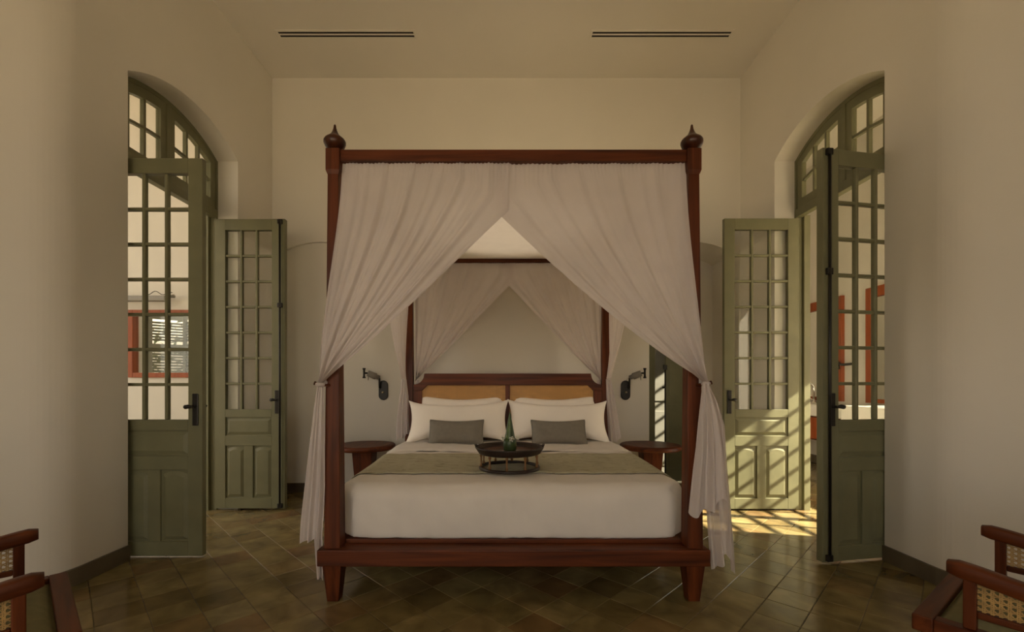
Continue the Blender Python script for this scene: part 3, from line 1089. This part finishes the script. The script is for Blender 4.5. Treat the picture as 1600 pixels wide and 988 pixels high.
# front pair
KL, KR = W(500, 601, 2.385), W(1103, 600, 2.385)
fc = empty('bed_curtain', (KL.x, KL.y, 0.3), 0, 'white sheer curtain tied back at the front left bedpost', 'curtain', 'sheer bed curtains')
drape(fc, W(533, 252, 2.468), W(796, 252, 2.463), W(535, 340, 2.395), W(702, 416, 2.43), W(499, 480, 2.375), W(592, 530, 2.39), KL, (0, 1, 0), (0.02, 0, 0.03), 0.4, 11, 0.014, hold=0.27, bow=0.09)
tail(fc, [(601, 495, 505), (640, 489, 505.5), (700, 481, 506), (760, 474, 506), (810, 468, 504), (846, 466, 501)], 2.39, 1.0, 3, 0.012, 5)
tail(fc, [(601, 497, 505), (700, 489, 505), (800, 488, 503), (905, 496, 504)], 2.47, 2.2, 2, 0.012, 5, nu=24)
knot(fc, KL)
fc2 = empty('bed_curtain', (KR.x, KR.y, 0.3), 0, 'white sheer curtain tied back at the front right bedpost', 'curtain', 'sheer bed curtains')
drape(fc2, W(1073, 252, 2.468), W(772, 252, 2.475), W(1070, 340, 2.395), W(868, 422, 2.44), W(1097, 500, 2.375), W(1005, 542, 2.39), KR, (0, 1, 0), (-0.02, 0, 0.03), 2.3, 9, 0.012, hold=0.27, bow=0.09)
tail(fc2, [(600, 1098, 1107), (650, 1093, 1120), (700, 1089, 1127), (760, 1082, 1131), (796, 1078, 1134)], 2.355, 0.3, 2.5, 0.018, 16)
tail(fc2, [(600, 1100, 1108), (630, 1100, 1122), (665, 1101, 1133), (720, 1103, 1136), (790, 1104, 1142), (850, 1108, 1147), (885, 1112, 1149)], 2.44, 1.9, 3, 0.022, 18)
knot(fc2, KR)
# rear pair, behind the headboard
for (T0x, T1x, Kx, sd, lab) in ((648, 801, 650, 1.2, 'white sheer curtain on the rear canopy beam, left half'), (939, 789, 938, 3.1, 'white sheer curtain on the rear canopy beam, right half')):
    K = W(Kx, 594, 4.535)
    rc = empty('bed_curtain', (K.x, K.y, 0.3), 0, lab, 'curtain', 'sheer bed curtains')
    s = 1 if T1x > T0x else -1
    drape(rc, W(T0x, 410, 4.50), W(T1x, 410, 4.50), W(T0x, 475, 4.52), W(T1x-55*s, 496, 4.51), W(Kx-1*s, 560, 4.535), W(Kx+50*s, 549, 4.53), K, (0, 1, 0), (0.015*s, 0, 0.03), sd, 9, 0.013, 110, 40, hold=0.2, bow=0.05)
    tail(rc, [(594, min(Kx, Kx+5*s), max(Kx, Kx+5*s)), (650, min(Kx-3*s, Kx+9*s), max(Kx-3*s, Kx+9*s)), (700, min(Kx-4*s, Kx+12*s), max(Kx-4*s, Kx+12*s))], 4.54, 0.6, 2, 0.012, 6, nu=24, nv=16)
# side curtains gathered at the posts
for s, nm in ((-1, 'left'), (1, 'right')):
    bxs = bedx(3.5)
    X = s*0.992+bxs
    Kb = W(631 if s < 0 else 951, 593, 4.44)
    sc = empty('bed_curtain', (Kb.x, Kb.y, 0.6), 0, f'white sheer side curtain gathered at the rear {nm} bedpost', 'curtain', 'sheer bed curtains')
    drape(sc, Vector((X, 4.45, 2.434)), Vector((X, 3.44, 2.434)), Vector((X+s*0.03, 4.45, 2.0)), Vector((X+s*0.02, 3.46, 1.95)), Vector((Kb.x+s*0.01, 4.45, 1.5)), Vector((Kb.x+s*0.03, 4.20, 1.50)), Kb, (1, 0, 0), (0, -0.04, 0.03), 0.9, 9, 0.015, 110, 40)
    if s < 0:
        rows = [(593, 627, 635), (620, 623, 638), (650, 619, 638), (684, 617, 639)]
    else:
        rows = [(593, 947, 955), (620, 948, 961), (650, 950, 966), (690, 952, 972)]
    tail(sc, rows, 4.42, 0.5, 3, 0.022, 6, nu=36, nv=24)
    knot(sc, Kb, 0.014)
    Kf = (KL if s < 0 else KR)+Vector((-s*0.004, 0.04, 0.0))
    sf = empty('bed_curtain', (Kf.x, Kf.y, 0.6), 0, f'white sheer side curtain gathered behind the front {nm} bedpost', 'curtain', 'sheer bed curtains')
    drape(sf, Vector((X, 2.52, 2.434)), Vector((X, 3.42, 2.434)), Vector((X+s*0.03, 2.52, 2.0)), Vector((X+s*0.02, 3.40, 1.95)), Vector((Kf.x+s*0.005, 2.46, 1.55)), Vector((Kf.x+s*0.005, 2.70, 1.50)), Kf, (1, 0, 0), (0, 0.03, 0.02), 1.9, 9, 0.012, 90, 36)

# wooden curtain hooks on the posts
for s in (-1, 1):
    K = KL if s < 0 else KR
    MB().tube([(s*PX+bedx(YF), YF-0.02, K.z-0.004), (K.x, K.y+0.01, K.z-0.004), (K.x+s*0.026, K.y-0.012, K.z+0.008)], [0.008, 0.007, 0.011], 10).build('curtain_hook', 'mahogany_x', bed, smooth=True)

# ------------------------------------------------------------------ bedding
def duvet_top(x, y):
    return 0.62+0.035*max(0.0, min(1.0, (y-2.8)/1.3))


def hw(y):
    """half width of the duvet: pinched between the front posts, free between the rails"""
    t = max(0.0, min(1.0, (y-2.53)/0.16))
    t = t*t*(3-2*t)
    return lerp(0.951, 1.035, t)


def wrinkle(x, y, z):
    return (math.sin(7*x+3*z)*math.sin(5*y+1.3)*0.004+math.sin(23*x+9*y)*math.sin(17*z+4*x)*0.0018
            + math.sin(41*x+6*z+2*math.sin(9*x))*0.0015)


def rounded_block(x_half, y0, y1, z0, z1, r, nx, ny, nz):
    """surface grid of a box, corners rounded; returns verts, faces in normalised coordinates mapped by x_half(y)"""
    V, Fc, idx = [], [], {}
    def vid(p):
        k = tuple(round(c, 5) for c in p)
        if k not in idx:
            idx[k] = len(V)
            V.append(p)
        return idx[k]
    def face(fn, na, nb):
        for i in range(na):
            for j in range(nb):
                Fc.append(tuple(vid(fn(a/na, b/nb)) for a, b in ((i, j), (i+1, j), (i+1, j+1), (i, j+1))))
    face(lambda a, b: (a, b, 1.0), nx, ny)
    face(lambda a, b: (a, b, 0.0), nx, ny)
    face(lambda a, b: (a, 0.0, b), nx, nz)
    face(lambda a, b: (a, 1.0, b), nx, nz)
    face(lambda a, b: (0.0, a, b), ny, nz)
    face(lambda a, b: (1.0, a, b), ny, nz)
    out = []
    for a, b, c in V:
        y = lerp(y0, y1, b)
        zt = z1(0, y)
        z = lerp(z0, zt, c)
        hx = x_half(y)
        x = lerp(-hx, hx, a)
        q = Vector((max(-hx+r, min(hx-r, x)), max(y0+r, min(y1-r, y)), max(z0+0.03, min(zt-r, z))))
        d = Vector((x, y, z))-q
        if d.length > 1e-6:
            k = r if z > z0+0.03 else min(r, d.length)
            d = d.normalized()*k
        p = q+d
        p.z += wrinkle(p.x, p.y, p.z)*(1 if c > 0.4 else 0.4)
        if b < 0.02:
            p.y += wrinkle(p.x*1.3, p.z*3, p.z)*1.4-0.012*math.sin(PI*c)
        if a < 0.01 or a > 0.99:
            p.x += wrinkle(p.y*2, p.z*3, p.x)*1.5
        out.append(p)
    return out, Fc


# even spacing is refined near the edges by a fine grid
v, f_ = rounded_block(hw, 2.515, 4.40, 0.318, duvet_top, 0.085, 100, 90, 26)
m = MB().add(v, f_)
dv = m.build('duvet', 'linen', None, bed=True, smooth=True)
tag(dv, 'smooth white duvet covering the mattress of the four poster bed', 'duvet')

# the folded back top sheet below the pillows
m = MB()
def sheet(u, v):
    y = lerp(3.62, 3.98, v)
    x = lerp(-1.0, 1.0, u)
    ed = max(0.0, abs(x)-0.93)
    return (x*1.012, y+0.012*math.sin(6*x), duvet_top(x, y)+0.008+wrinkle(x, y, 0)-ed*ed*5+(0.006 if 0.02 < v < 0.98 else -0.004))
m.grid(sheet, 60, 10)
o = m.build('folded_sheet', 'linen', None, bed=True, smooth=True)
tag(o, 'white top sheet folded over below the pillows', 'sheet')

# bed runner
m = MB()
def runner(u, v):
    y = lerp(2.825, 3.50, v)
    s = lerp(-1.42, 1.42, u)
    h = hw(y)
    r = 0.085
    zt = duvet_top(0, y)
    a = abs(s)
    flat = h-r
    arc = r*PI/2
    if a <= flat:
        x, z, nx, nz = a, zt, 0, 1
    elif a <= flat+arc:
        t = (a-flat)/r
        x, z, nx, nz = flat+r*math.sin(t), zt-r+r*math.cos(t), math.sin(t), math.cos(t)
    else:
        x, z, nx, nz = h, zt-r-(a-flat-arc), 1, 0
    off = 0.008
    sgn = 1 if s >= 0 else -1
    return (sgn*(x+nx*off), y+0.006*math.sin(3*s+1)+0.004*math.sin(9*s), z+nz*off+wrinkle(sgn*x, y, z))
m.grid(runner, 120, 18)
o = m.build('bed_runner', 'runner_cloth', None, bed=True, smooth=True, solid=0.004)
tag(o, 'olive green woven runner laid across the foot of the duvet', 'bed runner')


def cushion(name, w, h, t, c, tilt, rz, mat, label, cat, group, pinch=0.07, piping=None, roll=0.0, seed=0.0):
    """w,h half sizes; t half thickness; stands on its long edge, leaning back by tilt from upright"""
    R = Matrix.Rotation(rz, 3, 'Z') @ Matrix.Rotation(-tilt, 3, 'X') @ Matrix.Rotation(roll, 3, 'Y')
    def outline(u, v):
        x = w*u*(1-pinch*0.30*(1-v*v)*u*u)
        z = h*v*(1-pinch*1.3*(1-u*u)*v*v)
        return x, z
    r = empty(name, c, 0, label, cat, group)
    m = MB()
    n1, n2 = 36, 26
    for s in (-1, 1):
        def fn(a, b):
            u, v = math.sin((a-0.5)*PI), math.sin((b-0.5)*PI)
            x, z = outline(u, v)
            th = t*((1-u**4)*(1-v**4))**0.75
            th *= 1+0.05*math.sin(5*u+seed)*math.sin(4*v+seed)+0.03*math.sin(11*u+7*v+seed)
            return R @ Vector((x, s*th, z+h))
        m.grid(fn, n1, n2)
    o = m.build('cover', mat, r, True, smooth=True)
    if piping:
        pts = []
        k = 22
        for side in range(4):
            for i in range(k):
                q = lerp(-1, 1, i/k)
                u, v = ((q, -1), (1, q), (-q, 1), (-1, -q))[side]
                x, z = outline(u, v)
                pts.append(R @ Vector((x, 0, z+h)))
        pts.append(pts[0])
        MB().tube(pts, 0.006, 6).build('piping', piping, r, True, smooth=True)
    return r


G1 = 'white bed pillows'
for s, nm in ((-1, 'left'), (1, 'right')):
    cx = -0.452 if s < 0 else 0.490
    cushion('bed_pillow', 0.425, 0.235, 0.070, (cx+(0.015 if s < 0 else -0.01), 4.315, 0.650), math.radians(20), s*-0.02, 'pillow_cotton',
            f'white pillow at the back, against the {nm} half of the headboard', 'pillow', G1, 0.19, seed=s)
    cushion('bed_pillow', 0.492, 0.232, 0.085, (cx, 4.125 if s < 0 else 4.15, 0.640), math.radians(30), s*-0.03, 'pillow_cotton',
            f'white pillow in front, behind the {nm} grey cushion', 'pillow', G1, 0.31, roll=0.015*s, seed=2+s)
cushion('grey_cushion', 0.247, 0.125, 0.055, (-0.455, 3.955, 0.650), math.radians(30), 0.0, 'grey_cushion_cloth', 'grey oblong cushion with piped edge on the left pillow', 'cushion', 'grey cushions', 0.12, 'grey_cushion_cloth', seed=1)
cushion('grey_cushion', 0.247, 0.125, 0.055, (0.478, 3.935, 0.650), math.radians(30), 0.03, 'grey_cushion_cloth', 'grey oblong cushion with piped edge on the right pillow', 'cushion', 'grey cushions', 0.12, 'grey_cushion_cloth', seed=4)

# ------------------------------------------------------------------ tray on the runner, with the leaf cone
TX, TY, TZ = 0.022, 2.955, 0.634
tr = empty('serving_tray', (TX, TY, TZ), 0, 'round dark lacquer tray on spindle legs standing on the runner', 'tray')
m = MB()
m.lathe([(0.185, 0.0), (0.203, 0.0), (0.205, 0.010), (0.199, 0.020), (0.187, 0.020), (0.183, 0.010)], (TX, TY, TZ), 48)
# open the ring: the lathe caps are left out
m.f = [q for q in m.f if len(q) == 4]
n_ = 48
m.f += [(5*n_+i, 5*n_+(i+1) % n_, (i+1) % n_, i) for i in range(n_)]
m.build('foot_ring', 'lacquer', tr, smooth=True)
for k in range(10):
    a = 2*PI*(k+0.35)/10
    x, y = TX+0.192*math.cos(a), TY+0.192*math.sin(a)
    MB().lathe([(0.007, 0.018), (0.010, 0.03), (0.006, 0.042), (0.006, 0.082), (0.010, 0.092), (0.007, 0.105)], (x, y, TZ), 10).build('spindle', 'bamboo', tr, smooth=True)
m = MB()
m.lathe([(0.0, 0.100), (0.190, 0.100), (0.206, 0.106), (0.216, 0.122), (0.228, 0.140), (0.231, 0.146), (0.228, 0.150), (0.222, 0.149), (0.212, 0.134), (0.200, 0.121), (0.0, 0.119)], (TX, TY, TZ), 56)
td = m.build('tray_dish', 'lacquer', tr, smooth=True)
MB().lathe([(0.0, 0.119), (0.185, 0.1195), (0.185, 0.1215), (0.0, 0.1215)], (TX, TY, TZ), 48).build('tray_floor', 'lacquer_brown', td)
for s in (-1, 1):
    MB().tube([(TX+s*0.218, TY-0.035, TZ+0.148), (TX+s*0.228, TY-0.02, TZ+0.158), (TX+s*0.231, TY, TZ+0.160), (TX+s*0.228, TY+0.02, TZ+0.158), (TX+s*0.218, TY+0.035, TZ+0.148)], 0.005, 8).build('tray_handle', 'lacquer', td, smooth=True)
CZ = TZ+0.1215
cx, cy = TX+0.002, TY-0.005
cn = empty('leaf_cone', (cx, cy, CZ), 0, 'upright cone of folded green leaves with white flowers on the tray', 'leaf cone')
m = MB()
m.lathe([(0.039, 0.0), (0.043, 0.01), (0.0445, 0.05), (0.042, 0.078), (0.036, 0.080)], (cx, cy, CZ), 24)
m.build('collar_wrap', 'leaf_dark', cn, smooth=True)
for k in range(7):
    a0 = 2*PI*k/7
    m = MB()
    def lf_(u, v, a0=a0, k=k):
        a = a0+(u-0.5)*1.5+v*0.5
        r = 0.0335*(1-v)**0.92*(1+0.06*math.sin(PI*u))+0.0015*(1-u)
        return (cx+r*math.cos(a), cy+r*math.sin(a), CZ+0.07+0.19*v)
    m.grid(lf_, 8, 16)
    m.build('folded_leaf', 'leaf_green' if k % 2 else 'leaf_dark', cn, smooth=True)
for k, (a, z) in enumerate(((-1.35, 0.078), (-2.6, 0.080), (0.2, 0.079))):
    fx, fy, fz = cx+0.043*math.cos(a), cy+0.043*math.sin(a), CZ+z
    fl = MB().lathe([(0.001, -0.004), (0.006, 0.0), (0.006, 0.008), (0.001, 0.012)], (fx, fy, fz), 10).build('flower', 'petal', cn, smooth=True)
    for q in range(5):
        b = 2*PI*q/5
        d = Vector((math.cos(a)*0.5-math.sin(a)*math.cos(b), math.sin(a)*0.5+math.cos(a)*math.cos(b), math.sin(b))).normalized()
        p = Vector((fx, fy, fz+0.004))
        e1 = d.cross(Vector((math.cos(a), math.sin(a), 0.0))).normalized()
        o1 = Vector((math.cos(a), math.sin(a), 0))*0.004
        MB().add([p, p+d*0.012+e1*0.009+o1, p+d*0.024+o1*1.5, p+d*0.012-e1*0.009+o1, p+d*0.013-o1*0.6], [(0, 1, 4), (1, 2, 4), (2, 3, 4), (3, 0, 4), (0, 3, 2, 1)]).build('petal', 'petal', fl, smooth=True)

# ------------------------------------------------------------------ bedside tables
for s, X, nm in ((-1, -1.425, 'left'), (1, 1.452, 'right')):
    y = 4.45
    r = empty('bedside_table', (X, y, 0), 0, f'round red wood bedside table {nm} of the bed', 'side table', 'round bedside tables')
    MB().lathe([(0.0, 0.545), (0.285, 0.545), (0.296, 0.553), (0.300, 0.568), (0.298, 0.582), (0.290, 0.590), (0.0, 0.590)], (X, y, 0), 56).build('table_top', 'mahogany_x', r, smooth=True)
    MB().lathe([(0.0, 0.590), (0.262, 0.590), (0.262, 0.592), (0.0, 0.592)], (X, y, 0), 48).build('inlaid_top', 'mahogany_y', r)
    a = MB().frustum((X, y), 0.03, 0.545, 0.13, 0.20, 0.13, 0.20).build('pedestal', 'mahogany_z', r, bevel=0.006)
    MB().lathe([(0.0, 0.0), (0.19, 0.0), (0.20, 0.012), (0.185, 0.03), (0.0, 0.034)], (X, y, 0), 40).build('base', 'mahogany_x', r, smooth=True)

# ------------------------------------------------------------------ swing arm wall lamps
for s, pc, nm in ((-1, 599.5, 'left'), (1, 977.0, 'right')):
    p = W(pc, 610, YB)
    X, Z = p.x, p.z
    r = empty('wall_lamp', (X, YB, Z), 0, f'black swing arm wall lamp {nm} of the headboard', 'wall lamp', 'bedside wall lamps')
    hwid, hh = 0.051, 0.107
    pts = [(X+hwid*math.cos(a), Z+(hh-hwid)*(1 if math.sin(a) >= 0 else -1)+hwid*math.sin(a)) for a in [2*PI*(i+0.5)/36 for i in range(36)]]
    MB().prism(pts, 'y', YB-0.022, YB).build('backplate', 'black_iron', r, bevel=0.006)
    MB().lathe([(0.0, 0), (0.014, 0), (0.013, 0.016), (0.0, 0.018)], (0, 0, 0), 14).build('switch', 'brushed_brass', r, True).location = (-s*0.0, -0.03, -0.03)
    MB().tube([(X+s*0.030, YB-0.02, Z+0.02), (X+s*0.030, YB-0.055, Z+0.03), (X+s*0.030, YB-0.06, Z+0.135)], 0.010, 10).build('pivot_rod', 'black_iron', r, smooth=True)
    a0, a1 = Vector((X+s*0.030, YB-0.06, Z+0.135)), Vector((X+s*0.145, YB-0.10, Z+0.185))
    MB().tube([a0, lerp(a0, a1, 0.25), lerp(a0, a1, 0.3), a1], [0.024, 0.026, 0.037, 0.033], 14).build('arm', 'grey_metal', r, smooth=True)
    c = a1+Vector((s*0.035, -0.01, 0.0))
    h_ = MB().lathe([(0.011, -0.055), (0.016, -0.055), (0.016, -0.04), (0.011, -0.035), (0.011, 0.035), (0.016, 0.04), (0.016, 0.055), (0.011, 0.055)], tuple(c), 14).build('lamp_head', 'black_iron', r, smooth=True)
    MB().tube([a1, c], 0.010, 8).build('joint', 'black_iron', h_, smooth=True)
    MB().tube([a1+Vector((-s*0.01, 0, -0.02)), a1+Vector((-s*0.005, 0, -0.075))], 0.003, 6).build('pull_cord', 'black_iron', h_, smooth=True)

# ------------------------------------------------------------------ cane armchairs
def armchair(loc, rz, label):
    r = empty('cane_armchair', loc, rz, label, 'armchair', 'cane armchairs facing the bed')
    hw_, hd = 0.34, 0.30
    st = 0.40
    b = lambda nm, *a, mat='mahogany_y', par=r, bev=0.004: MB().box(*a).build(nm, mat, par, True, bevel=bev)
    b('front_seat_rail', -hw_, hw_, hd-0.055, hd, st-0.055, st, mat='mahogany_x')
    b('rear_seat_rail', -hw_, hw_, -hd, -hd+0.05, st-0.055, st, mat='mahogany_x')
    for s in (-1, 1):
        b('side_seat_rail', min(s*hw_, s*(hw_-0.05)), max(s*hw_, s*(hw_-0.05)), -hd+0.05, hd-0.055, st-0.055, st)
        for y in (hd-0.045, -hd+0.03):
            MB().frustum((s*(hw_-0.035), y), 0, st-0.055, 0.034, 0.048).build('leg', 'mahogany_z', r, True, bevel=0.003)
        ax = s*(hw_-0.03)
        # arm with a rolled front end
        n = 16
        pts = []
        ya, yb = hd-0.085, -hd+0.02
        m = MB()
        prof = []
        def arm(u, v):
            y = lerp(ya, yb, u)
            z = 0.575+0.012*math.cos(PI*min(1, u*2))-0.02*u
            a = 2*PI*v
            k = 0.75 if u < 0.01 or u > 0.99 else 1.0
            return (ax+0.026*k*math.copysign(abs(math.cos(a))**0.5, math.cos(a)), y, z+0.027*k*math.copysign(abs(math.sin(a))**0.5, math.sin(a)))
        m = MB()
        nu = 18
        V = [arm(i/nu, j/16) for i in range(nu+1) for j in range(16)]
        Fc = [(i*16+j, i*16+(j+1) % 16, (i+1)*16+(j+1) % 16, (i+1)*16+j) for i in range(nu) for j in range(16)]
        Fc += [tuple(range(16)), tuple(nu*16+j for j in range(16))]
        m.add(V, Fc)
        m.build('arm_rail', 'mahogany_y', r, True, smooth=True)
        b('arm_post', ax-0.016, ax+0.016, ya-0.07, ya-0.038, st, 0.57, mat='mahogany_z')
        b('lower_arm_rail', ax-0.012, ax+0.012, yb+0.02, ya-0.07, 0.440, 0.462)
        # woven cane in the arm
        m = MB()
        c0, c1, z0, z1 = yb+0.02, ya-0.07, 0.462, 0.553
        t = 0.0012
        y = c0
        while y < c1:
            for d in (0, 0.005):
                m.box(ax-t, ax+t, y+d-0.0014, y+d+0.0014, z0, z1)
            y += 0.0185
        z = z0+0.006
        while z < z1:
            for d in (0, 0.005):
                m.box(ax-2*t, ax, c0, c1, z+d-0.0014, z+d+0.0014)
            z += 0.0185
        L = z1-z0
        y = c0-L
        while y < c1:
            for sg in (1, -1):
                y0_, y1_ = (y, y+L) if sg > 0 else (y+L, y)
                za, zb_ = z0, z1
                # clip to the panel
                def clip(yq): return max(c0, min(c1, yq))
                if y1_ != y0_:
                    f0 = (clip(y0_)-y0_)/(y1_-y0_)
                    f1 = (clip(y1_)-y0_)/(y1_-y0_)
                    if abs(f1-f0) > 0.02:
                        p0 = (y0_+(y1_-y0_)*f0, za+(zb_-za)*f0)
                        p1 = (y0_+(y1_-y0_)*f1, za+(zb_-za)*f1)
                        w2 = 0.0018
                        m.add([(ax+t, p0[0]-w2, p0[1]), (ax+t, p0[0]+w2, p0[1]), (ax+t, p1[0]+w2, p1[1]), (ax+t, p1[0]-w2, p1[1]),
                               (ax+2*t, p0[0]-w2, p0[1]), (ax+2*t, p0[0]+w2, p0[1]), (ax+2*t, p1[0]+w2, p1[1]), (ax+2*t, p1[0]-w2, p1[1])],
                              [(0, 1, 2, 3), (7, 6, 5, 4), (0, 4, 5, 1), (1, 5, 6, 2), (2, 6, 7, 3), (3, 7, 4, 0)])
            y += 0.0185
        o = m.build('cane_weave', 'cane_strand_pale', r, True)
        o['kind'] = 'stuff'
        MB().frustum((ax, -hd+0.005), st, 0.86, 0.044, 0.034, None, None, (ax, -hd-0.09)).build('back_post', 'mahogany_z', r, True, bevel=0.003)
    # back
    MB().prism([(-hd-0.085, 0.82), (-hd-0.055, 0.82), (-hd-0.075, 0.89), (-hd-0.105, 0.89)], 'x', -hw_+0.01, hw_-0.01).build('back_rail', 'mahogany_x', r, True, bevel=0.004)
    MB().prism([(-hd-0.028, 0.50), (-hd-0.002, 0.50), (-hd-0.012, 0.54), (-hd-0.038, 0.54)], 'x', -hw_+0.05, hw_-0.05).build('back_rail', 'mahogany_x', r, True, bevel=0.003)
    m = MB()
    x = -hw_+0.05
    while x < hw_-0.05:
        m.add([(x, -hd-0.022, 0.54), (x+0.006, -hd-0.022, 0.54), (x+0.006, -hd-0.072, 0.82), (x, -hd-0.072, 0.82),
               (x, -hd-0.024, 0.54), (x+0.006, -hd-0.024, 0.54), (x+0.006, -hd-0.074, 0.82), (x, -hd-0.074, 0.82)],
              [(0, 1, 2, 3), (7, 6, 5, 4), (0, 4, 5, 1), (1, 5, 6, 2), (2, 6, 7, 3), (3, 7, 4, 0)])
        x += 0.012
    o = m.build('back_cane', 'cane_strand_pale', r, True)
    o['kind'] = 'stuff'
    # seat cushion
    v, f2 = [], []
    def cu(a, bq):
        x = lerp(-hw_+0.055, hw_-0.055, a)
        y = lerp(-hd+0.055, hd-0.06, bq)
        ed = min(a, 1-a, bq, 1-bq)
        return (x, y, st-0.02+0.035*(1-math.exp(-ed*22)))
    MB().grid(cu, 24, 24).build('seat_cushion', 'olive_cushion_cloth', r, True, smooth=True)
    b('seat_deck', -hw_+0.05, hw_-0.05, -hd+0.05, hd-0.055, st-0.045, st-0.022, mat='olive_cushion_cloth', bev=0)
    return r


armchair((1.866, 1.496, 0), math.radians(35.6), 'red wood cane armchair with olive seat at the bottom right')
armchair((-1.825, 1.436, 0), math.radians(-42.2), 'red wood cane armchair with olive seat at the bottom left')
